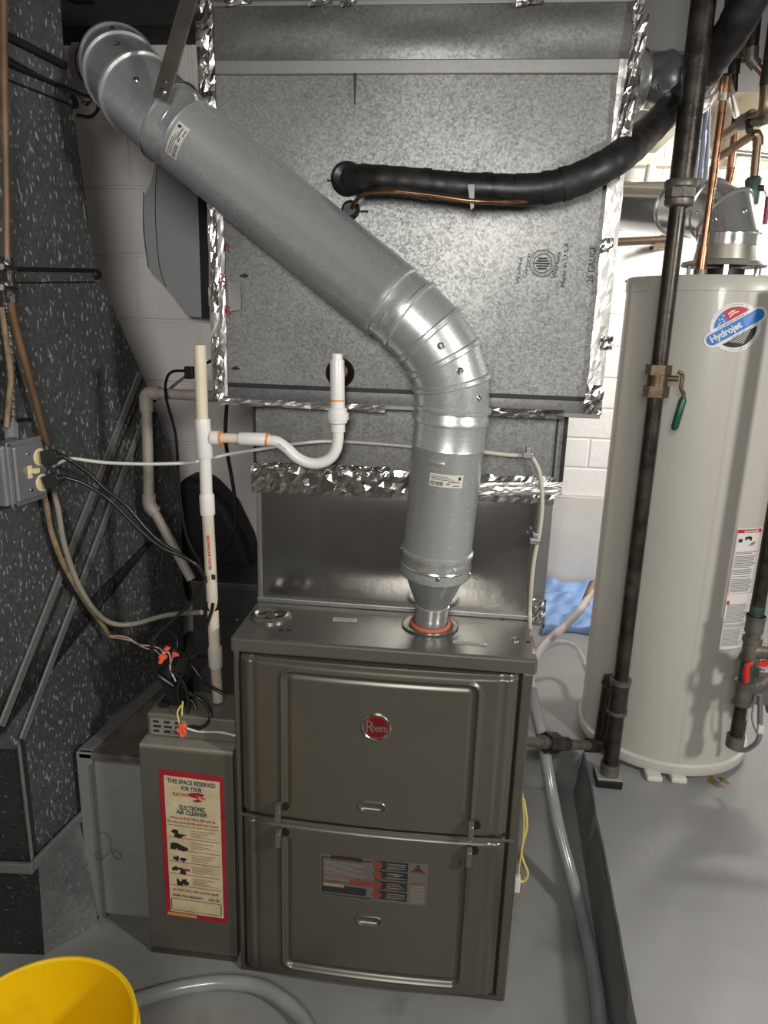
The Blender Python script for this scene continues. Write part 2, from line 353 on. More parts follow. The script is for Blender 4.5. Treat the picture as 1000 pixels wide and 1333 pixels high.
# ================================================================== FURNACE
W, H = .626, .864
furnace = thing('furnace', 'grey-brown metal gas furnace cabinet with round red emblem on its upper door', 'furnace', (.31, .3, 0))
mb = MB(); mb.box(0, W, .012, .70, 0, H-.032); cab = mb.build('cabinet', M_furn, furnace, smooth=0, bevel=.003)
for x0, x1 in ((0, .012), (W-.022, W)):
    mb = MB(); mb.box(x0, x1, -.006, .012, .0, H-.034); mb.build('door_jamb', M_furn, furnace, smooth=0, bevel=.003)
for x0 in (W-.026, .012):
    mb = MB(); mb.box(x0, x0+.004, -.002, .012, .02, H-.04); mb.build('door_gap', M_black, furnace, smooth=0)
mb = MB(); mb.box(-.004, W+.006, -.012, .205, H-.034, H); topc = mb.build('top_cap', M_furnt, furnace, smooth=0, bevel=.006, seg=3)
mb = MB(); mb.box(.004, W-.004, -.010, .04, -.0+.004, .014); mb.build('bottom_rail', M_furnd, furnace, smooth=0, bevel=.002)
def door(name, z0, z1, openb, opent):
    x0, x1 = .018, W-.030
    def h(x, z):
        u = (x-(x0+x1)/2)/((x1-x0)/2)
        y = -.020-.012*(1-u*u)
        # edge roll-off
        e = min(x-x0, x1-x); y += .012*math.exp(-(e/.010)**1.5)
        ez = min(z-z0, z1-z); y += .010*math.exp(-(ez/.006)**2)
        # side crease
        e2 = min(x-x0, x1-x); y += .003*math.exp(-((e2-.028)/.007)**2)
        # raised outline: rounded rectangle across both doors
        rx0, rx1, rz0, rz1, rr = .110, .520, .050, .808, .022
        qx = abs(x-(rx0+rx1)/2)-(rx1-rx0)/2+rr; qz = abs(z-(rz0+rz1)/2)-(rz1-rz0)/2+rr
        d = math.hypot(max(qx, 0), max(qz, 0))+min(max(qx, qz), 0)-rr
        k = 1.
        if abs(z-.44) < .055: k = max(0., (abs(z-.44)-.035)/.02)
        y += k*(-.0065*math.exp(-(d/.0045)**2)+.0045*math.exp(-((d+.011)/.006)**2))
        # finger slot
        sx = abs(x-.309); cz = .503 if z0 > .4 else .208
        ds = math.hypot(max(sx-.016, 0), z-cz); y += .006*(1/(1+math.exp((ds-.011)/.0012)))-.0025*math.exp(-((ds-.013)/.003)**2)
        # badge recess
        return y
    mb = MB(); mb.grid(lambda u, v: Vector((lerp(x0, x1, u), h(lerp(x0, x1, u), lerp(z0, z1, v)), lerp(z0, z1, v))), 240, int(240*(z1-z0)/(x1-x0)))
    # returns
    nb = 40
    for z, s in ((z0, 1), (z1, -1)):
        mb.grid(lambda u, v: Vector((lerp(x0, x1, u), lerp(h(lerp(x0, x1, u), z), .012, v), z)), nb, 1)
    for x in (x0, x1):
        mb.grid(lambda u, v: Vector((x, lerp(h(x, lerp(z0, z1, u)), .012, v), lerp(z0, z1, u))), nb, 1)
    o = mb.build(name, M_furn, furnace, smooth=50, norm=False)
    return o, h
du, hu = door('upper_door', .444, .826, 1, 0)
dl, hl = door('lower_door', .016, .436, 0, 1)
mb = MB(); mb.grid(lambda u, v: Vector((lerp(.01, W-.01, u), -.014-.014*(1-(2*u-1)**2)-.004*math.sin(v*math.pi), lerp(.4365, .4435, v))), 40, 3); mb.build('seam_strip', M_furnt, furnace)
# crescent of finger slots: bright lips
for cz, d, h in ((.503, du, hu), (.208, dl, hl)):
    mb = MB(); P = [Vector((.309+.016*(1 if math.cos(t) > 0 else -1)+.0125*math.cos(t), -.0345, cz+.0125*math.sin(t))) for t in [2*math.pi*i/32 for i in range(33)]]
    mb.tube(P, .0016, 6, caps=False); mb.build('finger_slot_rim', M_furnt, d)
# latches
for x, zz, d in ((.1045, .425+.052, du), (.1045, .425-.014, dl), (.520, .425+.052, du), (.520, .425-.012, dl)):
    mb = MB()
    mb.prism([(x-.006, -.026, zz+.016), (x-.006, -.030, zz-.018), (x-.006, -.046, zz-.026), (x-.006, -.055, zz-.018), (x-.006, -.050, zz+.012), (x-.006, -.038, zz+.020)], (.012, 0, 0))
    mb.build('latch', M_furnt, furnace, smooth=0, bevel=.002)
    mb = MB(); mb.tube([(x+.012, -.031, zz+.004), (x+.012, -.026, zz+.004)], .009, 12); mb.build('latch_hole', M_black, d)
# badge
c = at(490, 947, Y=-.034); cx, cz = c.x, c.z
M_b = axisM((cx, -.031, cz), (0, -1, 0), (1, 0, 0))
mb = MB(); mb.lathe([(0, .0), (.031, 0), (.031, .003), (.029, .0045), (.0275, .003)], M_b, 48); badge = mb.build('badge_rim', M_chrome, furnace)
mb = MB(); mb.lathe([(0, .0026), (.0272, .0026), (.0278, .0015)], M_b, 48); mb.build('badge_disc', mat('badge_red', (.22, .01, .012), .25, .4), badge)
mb = MB(); mb.lathe([(.0255, .0030), (.0245, .0030)], M_b, 48)
mb.text('R', .042, (cx-.0230, -.0345, cz-.0135), (1, 0, 0), (0, 0, 1), bold=-.0004, width=.0145, res=4); mb.text('heem', .027, (cx-.0100, -.0345, cz-.0095), (1, 0, 0), (0, 0, 1), bold=.0001, width=.031, res=4)
mb.build('badge_lettering', M_chrome, badge, norm=False)
# lower door warning label
lab = MB(); za, zb = .263, .372; xa, xb = .196, .434
def hy(x, z): return hl(x, z)-.0006
lab.grid(lambda u, v: Vector((lerp(xa, xb, u), hy(lerp(xa, xb, u), lerp(za, zb, v)), lerp(za, zb, v))), 24, 6)
warn = lab.build('warning_label', mat('label_film', (.15, .14, .12), .2, .3), dl)
def lrect(mb, x0, x1, z0, z1, k=.0009): mb.grid(lambda u, v: Vector((lerp(x0, x1, u), hl(lerp(x0, x1, u), lerp(z0, z1, v))-k, lerp(z0, z1, v))), 4, 1)
mb = MB()
for r in ((xa+.003, xa+.006, za+.004, zb-.006), (xa+.003, .312, za+.003, za+.006), (xa+.003, .312, zb-.009, zb-.006), (xa+.024, .290, zb-.012, zb-.001)): lrect(mb, *r)
for i in range(4): lrect(mb, .318, .391, za+.006+i*.026, za+.029+i*.026)
lrect(mb, .200, .300, za+.010, za+.030)
mb.build('print', M_ink, warn)
mb = MB()
for i in range(9): lrect(mb, .203+(i % 3)*.002, .296-(i*7 % 5)*.006, zb-.020-i*.0055, zb-.0185-i*.0055, .0011)
for i in range(4):
    for j in range(3): lrect(mb, .345, .386-(j*i % 3)*.006, za+.012+i*.026+j*.005, za+.0135+i*.026+j*.005, .0011)
for j in range(12): lrect(mb, .398, .428, za+.006+j*.0045, za+.0075+j*.0045, .0011)
lrect(mb, .203, .250, za+.026, za+.034, .0011)
mb.text('DANGER', .006, (.345, -.0352, za+.024+.052), (1, 0, 0), (0, 0, 1))
mb.build('print', mat('grey_print', (.26, .245, .21), .5), warn)
mb = MB()
for i in range(4):
    zc = za+.0175+i*.026; mb.lathe([(0, .0), (.0105, 0)], axisM((.324, hl(.324, zc)-.0013, zc), (0, -1, 0)), 20)
    lrect(mb, .340, .372, za+.008+i*.026, za+.0105+i*.026, .0012)
lrect(mb, .262, .312, za+.036, za+.050, .0012); lrect(mb, .205, .285, za+.052, za+.055, .0012); lrect(mb, .205, .245, za+.036, za+.040, .0012); lrect(mb, .396, .430, za+.052, za+.057, .0012); lrect(mb, .396, .430, zb-.026, zb-.021, .0012)
mb.text('WARNING', .009, (.226, -.0352, zb-.0105), (1, 0, 0), (0, 0, 1), width=.052)
mb.build('print', mat('dull_red_print', (.20, .045, .03), .5), warn)
mb = MB(); zc = zb-.008; xc = .413
mb.lathe([(0, 0), (.0035, 0)], axisM((xc, hl(xc, zc)-.0013, zc), (0, -1, 0)), 12); mb.prism([(xc-.014, -.0345, zc-.012), (xc, -.0345, zc-.002), (xc+.014, -.0345, zc-.012), (xc, -.0345, zc-.008)], (0, -.0004, 0)); mb.build('print', M_ink, warn)
mb = MB(); mb.tube(smoothpath([(.318, -.0345, .318), (.334, -.0345, .326), (.350, -.0345, .334), (.372, -.0345, .337)]), .0013, 5); mb.build('scratch', M_chrome, warn)
# top details: knock-out, screws, labels
c = at(353, 803, Z=H)
mb = MB(); Mt = Matrix.Translation((c.x, c.y, H))
mb.lathe([(.045, -.001), (.045, .004), (.040, .008), (.036, .010), (.030, .007), (.029, -.001)], Mt, 40); mb.lathe([(.014, .002), (.014, .006), (.010, .008), (0, .008)], Mt, 24)
for k in range(4): t = k*math.pi/2+.5; mb.box(.012, .031, -.004, .004, .002, .006, Mt @ Matrix.Rotation(t, 4, 'Z'))
ko = mb.build('round_knockout', M_furnt, topc)
mb = MB(); mb.lathe([(0, .0012), (.029, .0012)], Mt, 32); mb.build('knockout_hole', M_black, ko)
for px, py in ((336, 783), (383, 784), (308, 806), (366, 821), (376, 821), (505, 793), (655, 806), (683, 807), (688, 836)):
    q = at(px, py, Z=H); mb = MB(); mb.lathe([(0, .0012), (.0045, .0012), (.0055, -.0005)], Matrix.Translation((q.x, q.y, H)), 12); mb.build('screw_hole', M_black, topc)
q = at(671, 833, Z=H); mb = MB(); mb.lathe([(.011, 0), (.011, .0012), (.0095, .0012)], Matrix.Translation((q.x, q.y, H)), 24); mb.build('stamped_ring', M_chrome, topc)
def toplabel(px0, py0, px1, py1, wd):
    a, b = at(px0, py0, Z=H+.001), at(px1, py1, Z=H+.001); d = (b-a); nrm = Vector((-d.y, d.x, 0)).normalized()*wd
    mb = MB(); mb.prism([a, b, b+nrm, a+nrm], (0, 0, .0006)); o = mb.build('top_label', M_sticker, topc, smooth=0)
    mb = MB()
    for k in range(3): mb.prism([a+d*.06+nrm*(.2+.22*k)+Vector((0, 0, .0008)), b-d*(.08+.1*(k % 2))+nrm*(.2+.22*k)+Vector((0, 0, .0008)), b-d*(.08+.1*(k % 2))+nrm*(.27+.22*k)+Vector((0, 0, .0008)), a+d*.06+nrm*(.27+.22*k)+Vector((0, 0, .0008))], (0, 0, .0002))
    mb.build('print', M_grey, o, smooth=0)
toplabel(433, 808, 464, 810, .018); toplabel(590, 837, 634, 841, .012)
mb = MB(); q = at(537, 832, Z=H+.0005); mb.text('HOT', .026, (q.x, q.y, H+.0008), (1, .02, 0), (-.02, 1, 0), width=.052, bold=-.0004); mb.build('embossed_lettering', M_chrome, topc, norm=False)
# hanging wires at the furnace's right side
for pts, r, M, lb in (([(682, 1040), (686, 1075), (679, 1110), (687, 1135), (684, 1146), (676, 1148)], .003, M_yellow, 'yellow wire'), ([(680, 1030), (682, 1080), (676, 1130), (675, 1150)], .0022, M_yellow, 'yellow wire'), ([(683, 1140), (679, 1165), (668, 1182)], .0018, M_pinkw, 'pink wire')):
    mb = MB(); mb.tube(smoothpath(path(pts, Y=.16)), r, 8); tag(mb.build('wire', M, furnace), lb)
mb = MB(); a = at(674, 1150, Y=.16); mb.box(a.x-.008, a.x+.006, .15, .17, a.z-.02, a.z+.02); mb.build('wire_connector', M_pvc, furnace, smooth=0, bevel=.002)

# ================================================================== foil tape helper
def foil(name, a, b, wv, nrm, parent, seed, amp=.004, n=None, M=None, m=8, ragged=.0015, dens=70, off=0.):
    a, b, wv, nrm = Vector(a), Vector(b), Vector(wv), Vector(nrm).normalized()
    L_ = (b-a).length; n = n or max(6, int(L_*dens)); rnd = random.Random(seed)
    js = {}
    def fn(u, v):
        k = (round(u*n), round(v*m))
        if k not in js: js[k] = (rnd.uniform(-1, 1), rnd.uniform(-1, 1), rnd.uniform(-1, 1))
        j = js[k]
        p = a.lerp(b, u+(j[0]*.4/n if 0 < u < 1 else 0))+wv*(v+(j[1]*.35/m if 0 < v < 1 else 0))
        e = ragged*(.35*j[1]+.65*math.sin(u*n*.9+seed)*math.sin(u*n*.23)) if v in (0, 1) else 0
        if v in (0, 1) : j = (0, 0, j[2]*.3)
        return p+wv.normalized()*e+nrm*(amp*abs(j[2])+.0015+off)
    mb = MB(); mb.grid(fn, n, m)
    return mb.build(name, M or M_foil, parent, smooth=0, norm=False)

# ================================================================== PLENUM (shiny) + COIL CASE
plen = thing('supply_plenum', 'shiny bare sheet-metal plenum standing on the back of the furnace top', 'plenum', (.31, .45, H))
PY = .2
def sheet(x0, x1, z0, z1, y, dent):
    mb = MB()
    mb.grid(lambda u, v: Vector((lerp(x0, x1, u), y-dent*(math.sin(u*math.pi)**.7)*(math.sin(v*math.pi)**.7)+dent*.55*math.exp(-((u-.45)/.2)**2-((v-.6)/.35)**2), lerp(z0, z1, v))), 50, 25); return mb
sheet(0, .628, H+.004, 1.15, PY, .014).build('front_sheet', M_shiny, plen, smooth=60)
mb = MB(); mb.box(0, .628, PY+.004, .70, H, 1.16); mb.build('body', M_flange, plen, smooth=0)
mb = MB(); mb.box(-.003, .632, PY-.010, PY+.004, H, H+.012); mb.build('bottom_lip', M_flange, plen, smooth=0, bevel=.002)
mb = MB(); mb.box(.630, .662, PY+.012, .70, H-.02, 1.16); mb.box(.628, .632, PY-.002, PY+.012, H, 1.16); mb.build('side_flange', M_flange, plen, smooth=0, bevel=.002)
mb = MB(); mb.box(-.002, .008, PY-.006, PY+.006, H+.01, 1.15); mb.build('corner_strip', M_flange, plen, smooth=0, bevel=.002)
foil('foil_tape', (.635, PY+.005, H-.01), (.665, PY+.005, H-.01), (0, 0, .06), (0, -1, 0), plen, 5, .005, n=6)

coil = thing('coil_case', 'spangled galvanised coil case between shiny plenum and large duct, foil tape along its base', 'coil case', (.33, .45, 1.16))
mb = MB(); mb.box(-.006, .672, PY, .72, 1.17, 1.345); mb.build('body', M_galv, coil, smooth=0, bevel=.002)
mb = MB(); mb.box(.652, .656, PY-.004, PY+.002, 1.17, 1.34); mb.box(.668, .676, PY-.006, PY+.01, 1.17, 1.34); mb.box(-.008, -.002, PY-.004, PY+.004, 1.17, 1.34); mb.build('edge_fold', M_black, coil, smooth=0, bevel=.001)
mb = MB(); mb.box(.150, .172, PY-.002, PY, 1.18, 1.34); mb.box(.232, .236, PY-.003, PY, 1.18, 1.34); mb.build('seam', M_flange, coil, smooth=0)
foil('foil_tape', (-.012, PY-.006, 1.128), (.66, PY-.006, 1.138), (0, 0, .060), (0, -1, 0), coil, 11, .005, M=M_foil, n=62, ragged=.003, m=5)
foil('foil_tape', (-.006, PY-.004, 1.172), (.30, PY-.004, 1.176), (0, 0, .026), (0, -1, 0), coil, 12, .006, n=50)
foil('foil_tape', (.44, PY-.010, 1.10+.045), (.675, PY-.010, 1.162), (0, 0, .028), (0, -1, 0), coil, 13, .003, n=24, M=M_foild)
mb = MB()

# ================================================================== BIG DUCT
duct = thing('supply_duct', 'large square galvanised supply duct with foil-taped edges above the furnace', 'duct', (.33, .55, 1.34))
DY = .17; DX0, DX1, DZ0, DZ1 = -.072, .733, 1.338, 1.968
def spangle_sheet(x0, x1, z0, z1, y, amp, nx=40, nz=30):
    mb = MB(); mb.grid(lambda u, v: Vector((lerp(x0, x1, u), y-amp*math.sin(u*math.pi)*math.sin(v*math.pi)+amp*.4*math.sin(u*9)*math.sin(v*7), lerp(z0, z1, v))), nx, nz); return mb
spangle_sheet(DX0, DX1, DZ0+.035, DZ1, DY, .006).build('front_panel', M_galv, duct, smooth=60)
mb = MB(); mb.box(DX0+.002, DX1-.002, DY+.008, .93, DZ0, 2.44); mb.build('body', M_galvtop, duct, smooth=0)
spangle_sheet(DX0, DX1, 1.992, 2.085, DY, .003).build('upper_panel', M_galvtop, duct, smooth=60)
spangle_sheet(DX0-.02, DX1+.02, 2.092, 2.40, DY+.002, .003).build('top_panel', M_galvtop, duct, smooth=60)
mb = MB(); mb.box(DX0, DX1, DY-.008, DY+.004, DZ1-.001, DZ1+.024); mb.build('drive_cleat', M_flange, duct, smooth=0, bevel=.002)
mb = MB(); mb.box(DX0, DX1, DY-.004, DY+.004, 2.084, 2.092); mb.build('drive_cleat', M_flange, duct, smooth=0, bevel=.001)
mb = MB(); mb.box(DX0, DX1, DY-.002, DY+.006, DZ0+.027, DZ0+.036); mb.build('shadow_gap', M_black, duct, smooth=0)
spangle_sheet(DX0, DX1, DZ0, DZ0+.027, DY-.006, .001, 20, 2).build('lower_flange', M_galvtop, duct, smooth=60)
mb = MB(); mb.box(DX0, DX1, DY-.014, DY-.004, DZ0-.006, DZ0+.003); mb.build('bottom_fold', M_flange, duct, smooth=0, bevel=.001)
for nm, a, b, w_, s, am, M in (
    ('foil_tape', (DX1-.031, DY-.007, 1.345), (DX1-.031, DY-.007, 1.99), (.031, 0, 0), 21, .0012, M_foild),
    ('foil_tape', (DX1-.034, DY-.012, 1.34), (DX1-.034, DY-.012, 1.40), (.036, 0, 0), 22, .006, M_foil),
    ('foil_tape', (DX1-.026, DY-.012, 1.80), (DX1-.012, DY-.012, 2.06), (.026, 0, 0), 23, .006, M_foil),
    ('foil_tape', (DX1-.016, DY-.008, 2.05), (DX1-.006, DY-.008, 2.42), (.018, 0, 0), 24, .004, M_foil),
    ('foil_tape', (DX0-.014, DY-.008, 1.345), (DX0-.014, DY-.008, 1.80), (.034, 0, 0), 25, .0018, M_foild),
    ('foil_tape', (DX0-.010, DY-.012, 1.34), (DX0-.010, DY-.012, 1.47), (.024, 0, 0), 26, .005, M_foil),
    ('foil_tape', (DX0-.010, DY-.010, 1.52), (DX0-.012, DY-.010, 1.72), (.018, 0, 0), 28, .003, M_foil),
    ('foil_tape', (DX0-.022, DY-.012, 1.88), (DX0-.03, DY-.012, 2.42), (.034, 0, 0), 27, .010, M_foil)):
    foil(nm, a, b, w_, (0, -1, 0), duct, s, am, m=5, M=M)
foil('foil_tape', (DX0, DY-.014, DZ0-.010), (.29, DY-.014, DZ0-.012), (0, 0, .014), (0, -1, 0), duct, 31, .008, m=3, M=M_foild)
foil('foil_tape', (.40, DY-.014, DZ0-.010), (.66, DY-.014, DZ0-.010), (0, 0, .018), (0, -1, 0), duct, 32, .011, m=3)
for px, w_ in ((312, .05), (419, .045), (455, .03), (690, .05)):
    q = at(px, 2, Y=DY); foil('foil_tape', (q.x-w_/2, DY-.006, q.z-.012), (q.x+w_/2, DY-.006, q.z-.006), (0, 0, .018), (0, -1, 0), duct, int(px), .012, m=4)
for px, py in ((783, 320), (783, 447)):
    q = at(px, py, Y=DY-.012); foil('tape_pucker', (q.x-.002, DY-.009, q.z-.014), (q.x+.022, DY-.009, q.z-.010), (0, 0, .026), (0, -1, 0), duct, int(py), .0035, n=5, m=5, M=M_foil, ragged=.003)
mb = MB(); q0, q1 = at(463, 97, Y=DY), at(463, 137, Y=DY); mb.prism([(q0.x-.003, DY-.009, q0.z), (q0.x+.003, DY-.009, q0.z), (q0.x+.001, DY-.009, q1.z), (q0.x-.001, DY-.009, q1.z)], (0, .002, 0)); mb.build('slit', M_black, duct, smooth=0)
q = at(443, 485, Y=DY); mb = MB(); mb.lathe([(0, .004), (.030, .004), (.032, -.01)], axisM((q.x, DY-.004, q.z), (0, -1, 0)), 24); mb.lathe([(.018, .004), (.026, .012), (.030, .004)], axisM((q.x, DY-.004, q.z), (0, -1, 0)), 16); mb.build('drain_grommet', M_rubber, duct)
for px, py in ((319, 359), (308, 479)):
    q = at(px, py, Y=DY); mb = MB(); mb.tube([(q.x, DY+.002, q.z), (q.x, DY-.01, q.z)], .004, 8); mb.tube([(q.x-.008, DY-.008, q.z), (q.x+.008, DY-.008, q.z)], .0015, 6); mb.build('screw', M_black, duct)
q = at(304, 388, Y=DY-.012); mb = MB(); mb.prism([(q.x-.010, DY-.013, q.z+.030), (q.x+.016, DY-.012, q.z+.026), (q.x+.016, DY-.012, q.z-.022), (q.x-.010, DY-.013, q.z-.028)], (0, -.0005, 0)); mb.build('clear_patch', mat('clear_tape', (.5, .5, .48), .15, .3, alpha=.45), duct, smooth=0)
# red hand marks on left tape (scribbles)
mb = MB()
for i, (px, py) in enumerate(((295, 322), (289, 362), (291, 372), (296, 403), (296, 408))):
    q = at(px, py, Y=DY-.016); mb.tube(smoothpath([(q.x-.006, DY-.016, q.z-.008), (q.x-.004, DY-.016, q.z+.008), (q.x+.005, DY-.016, q.z+.004), (q.x-.001, DY-.016, q.z-.001), (q.x+.006, DY-.016, q.z-.008)]), .0009, 5)
mb.build('red_scribble', M_crimson, duct)
# ink stamps, lettering runs upward
st = MB()
def stamp(txt, px0, py0, px1, py1, size, width=None):
    a, b = at(px0, py0, Y=DY-.0075), at(px1, py1, Y=DY-.0075); d = b-a; d.y = 0
    st.text(txt, size, a, d, Vector((-d.z, 0, d.x)), width=width or d.length, thick=0.0)
stamp('26 GAUGE', 772, 368, 777, 320, .018)
stamp('Made in U.S.A', 735, 374, 741, 316, .012)
stamp('Weirkote', 724, 362, 731, 328, .013)
stamp('Corporat', 685, 362, 691, 330, .011)
stamp('Weirto', 676, 370, 681, 335, .011)
q = at(706, 343, Y=DY); Ms = axisM((q.x, DY-.0072, q.z), (0, -1, 0), (1, 0, 0))
for r0, r1 in ((.0255, .0243), (.0185, .0172)): st.lathe([(r0, 0), (r1, 0)], Ms, 40)
for k in range(5): st.box(-.015+abs(k-2)*.003, .015-abs(k-2)*.003, -.011+k*.0048, -.0085+k*.0048, 0, .0003, Ms)
for k in range(30):
    st.box(.0208, .0222, -.0008, .0008, 0, .0003, Ms @ Matrix.Rotation(k*math.tau/30, 4, 'Z'))
st.build('ink_stamp', M_ink, duct, norm=False)

# ================================================================== VENT PIPE
vent = thing('vent_pipe', 'galvanised round vent pipe rising from furnace top and running diagonally up left into wall', 'vent pipe', (.40, .13, H))
VR = .0725
A0 = at(560, 815, Y=.125)
base = Vector((A0.x, .125, H))
Bp = Vector((at(567, 740, Y=.10).x, .105, at(567, 738, Y=.10).z))      # bottom of big section
Cp = at(587, 545, Y=.085)                                               # top of vertical section
VM = axisM(base, (Bp-base), (1, 0, 0)); Lb = (Bp-base).length
mb = MB(); mb.lathe([(.037, 0), (.037, Lb*.36), (.039, Lb*.365), (.039, Lb*.38), (.037, Lb*.39), (.060, Lb*.80), (.0645, Lb*.90), (.066, Lb*.93)], VM, 48)
mb.build('reducer', M_pipe2, vent)
mb = MB()
for i in range(28): t = i*math.tau/28
mb.lathe([(.0375, 0), (.044, .002), (.045, .008), (.039, .012)], VM, 40); ring = mb.build('red_sealant', M_rtv, vent)
mb = MB(); mb.lathe([(.040, .0005), (.062, .0005), (.063, .004), (.058, .005), (.044, .002)], Matrix.Translation(base), 40); mb.build('flue_collar', M_furnt, vent)
dv = (Cp-Bp).normalized(); Lv = (Cp-Bp).length
def rings(prof_scale=1): pass
mb = MB(); P0 = Bp-dv*.012
Mv = axisM(P0, dv, (1, 0, 0))
mb.lathe([(.058, -.002), (.066, -.005), (VR+.001, -.004), (VR+.003, .002), (VR+.001, .010), (VR+.001, .040), (VR+.004, .044), (VR+.004, .052), (VR, .056), (VR, Lv-.045), (VR+.0015, Lv-.042), (VR, Lv-.038), (VR, Lv+.010)], Mv, 64)
mb.build('pipe_section', M_pipe, vent)
mb = MB(); 
for z_ in (.0, ): mb.lathe([(VR+.0025, .018), (VR+.004, .021), (VR+.0025, .024)], Mv, 64)
mb.build('crimp_ring', M_pipe2, vent)
# B-vent lock tabs
def slot_on(Mx, z, ang, r, name='lock_tab', ln=.03):
    mb = MB(); c_, s_ = math.cos(ang), math.sin(ang)
    pts = []
    for i in range(13):
        t = ang+(i/12-.5)*ln/r; pts.append(Mx @ Vector(((r+.0015)*math.cos(t), (r+.0015)*math.sin(t), z)))
    mb.tube(pts, .0028, 8); return mb.build(name, M_pipe2, vent)
def ang_to_cam(Mx, z, off):   # angle about the pipe axis facing the camera
    v = Mx.inverted() @ CAM; return math.atan2(v.y, v.x)+off
slot_on(Mv, Lv-.065, ang_to_cam(Mv, 0, -.25), VR); slot_on(Mv, .032, ang_to_cam(Mv, 0, .75), VR)
def screw_on(Mx, z, ang, r, parent):
    mb = MB(); p = Mx @ Vector((r*math.cos(ang), r*math.sin(ang), z)); q = Mx @ Vector(((r+.012)*math.cos(ang), (r+.012)*math.sin(ang), z))
    mb.lathe([(0, .004), (.003, .004), (.005, .001), (.007, 0)], axisM(p, q-p), 10); return mb.build('screw', M_chrome, parent)
screw_on(Mv, .012, ang_to_cam(Mv, 0, 1.3), VR, vent); screw_on(Mv, .012, ang_to_cam(Mv, 0, .1), VR, vent); screw_on(Mv, .05, ang_to_cam(Mv, 0, -1.4), VR+.004, vent)
# label on vertical section
def pipe_label(Mx, z0, z1, ac, halfw, r, rot=0):
    mb = MB(); mb.grid(lambda u, v: Mx @ Vector(((r+.0012)*math.cos(ac+(u-.5)*2*halfw), (r+.0012)*math.sin(ac+(u-.5)*2*halfw), lerp(z0, z1, v))), 16, 1)
    o = mb.build('label', M_sticker, vent, norm=False)
    mb = MB()
    def rect(u0, u1, v0, v1): mb.grid(lambda u, v: Mx @ Vector(((r+.0017)*math.cos(ac+(lerp(u0, u1, u)-.5)*2*halfw), (r+.0017)*math.sin(ac+(lerp(u0, u1, u)-.5)*2*halfw), lerp(z0, z1, lerp(v0, v1, v)))), 3, 1)
    rnd = random.Random(4)
    u = .04
    while u < .42:
        w_ = rnd.choice((.006, .01, .016)); rect(u, u+w_, .12, .42); u += w_+.010
    for k in range(3): rect(.04+.02*k, .55+.1*k, .78-.12*k, .82-.12*k)
    rect(.5, .62, .25, .32); rect(.7, .9, .12, .18); rect(.55, .9, .4, .46); rect(.85, .93, .6, .85)
    mb.build('print', M_ink, o, norm=False)
q = Mv.inverted() @ at(586, 625, Y=.03)
pipe_label(Mv, q.z-.013, q.z+.013, ang_to_cam(Mv, 0, .05), .46, VR)
# elbow 1 gores
Dp = at(533, 412, Y=.075)              # start of diagonal
Ep = at(222, 160, Y=.16)               # end of diagonal
dd = (Ep-Dp).normalized()
# corner intersection
def elbow(Pa, da, Pb, db, r, k, name):
    """gored elbow from Pa (direction da) to Pb (leaving along db)"""
    n_ = 6*k; pts = []
    L_ = (Pb-Pa).length; sc = L_*1.12/ (1+abs(da.dot(db)))*1.0
    H0, H1 = Pa, Pb; T0, T1 = da*L_*1.15, db*L_*1.15
    def hp(t): return H0*(2*t**3-3*t**2+1)+T0*(t**3-2*t**2+t)+H1*(-2*t**3+3*t**2)+T1*(t**3-t**2)
    def ht(t): return (H0*(6*t*t-6*t)+T0*(3*t*t-4*t+1)+H1*(-6*t*t+6*t)+T1*(3*t*t-2*t)).normalized()
    out = []
    for i in range(k):
        t0, t1 = i/k, (i+1)/k; p0, p1 = hp(t0), hp(t1); n0 = ht(t0) if i else da; n1 = ht(t1) if i < k-1 else db
        mb = MB(); ax = (p1-p0).normalized(); x = ax.orthogonal().normalized(); y = ax.cross(x); rs = []
        for (p, nn, rr, o_) in ((p0, n0, r+.0045, -.002), (p0, n0, r+.0045, .004), (p0, n0, r, .007), (p1, n1, r, -.007), (p1, n1, r+.0045, -.004), (p1, n1, r+.0045, .002)):
            ring_ = []
            for j in range(56):
                th = j*math.tau/56; d_ = x*math.cos(th)*rr+y*math.sin(th)*rr
                q_ = p+ax*o_; # intersect line q_+d_ + s*ax with plane (p+ax*o_, nn)
                s_ = -(d_.dot(nn))/ax.dot(nn); ring_.append(q_+d_+ax*s_)
            rs.append(ring_)
        vs = sum(rs, []); m_ = 56
        mb.add(vs, [(a*m_+j, a*m_+(j+1) % m_, (a+1)*m_+(j+1) % m_, (a+1)*m_+j) for a in range(5) for j in range(m_)])
        o = mb.build(name, M_pipe if name == 'elbow_gore' else M_pipe2, vent, smooth=30); out.append((o, p0, p1, ax))
    return out
C1 = Cp+dv*.022
g = elbow(C1, dv, Dp, dd, VR+.001, 4, 'elbow_gore')
for i, (o, p0, p1, ax) in enumerate(g[1:3]+g[:1]):
    Mx = axisM((p0+p1)/2, ax); screw_on(Mx, 0, ang_to_cam(Mx, 0, (.3, .1, .8)[i]), VR+.001, o)
mb = MB(); mb.lathe([(VR-.001, -.006), (VR+.004, -.003), (VR+.004, .006), (VR+.001, .010), (VR+.001, .028)], axisM(Cp, dv), 64); mb.build('crimp_ring', M_pipe, vent)
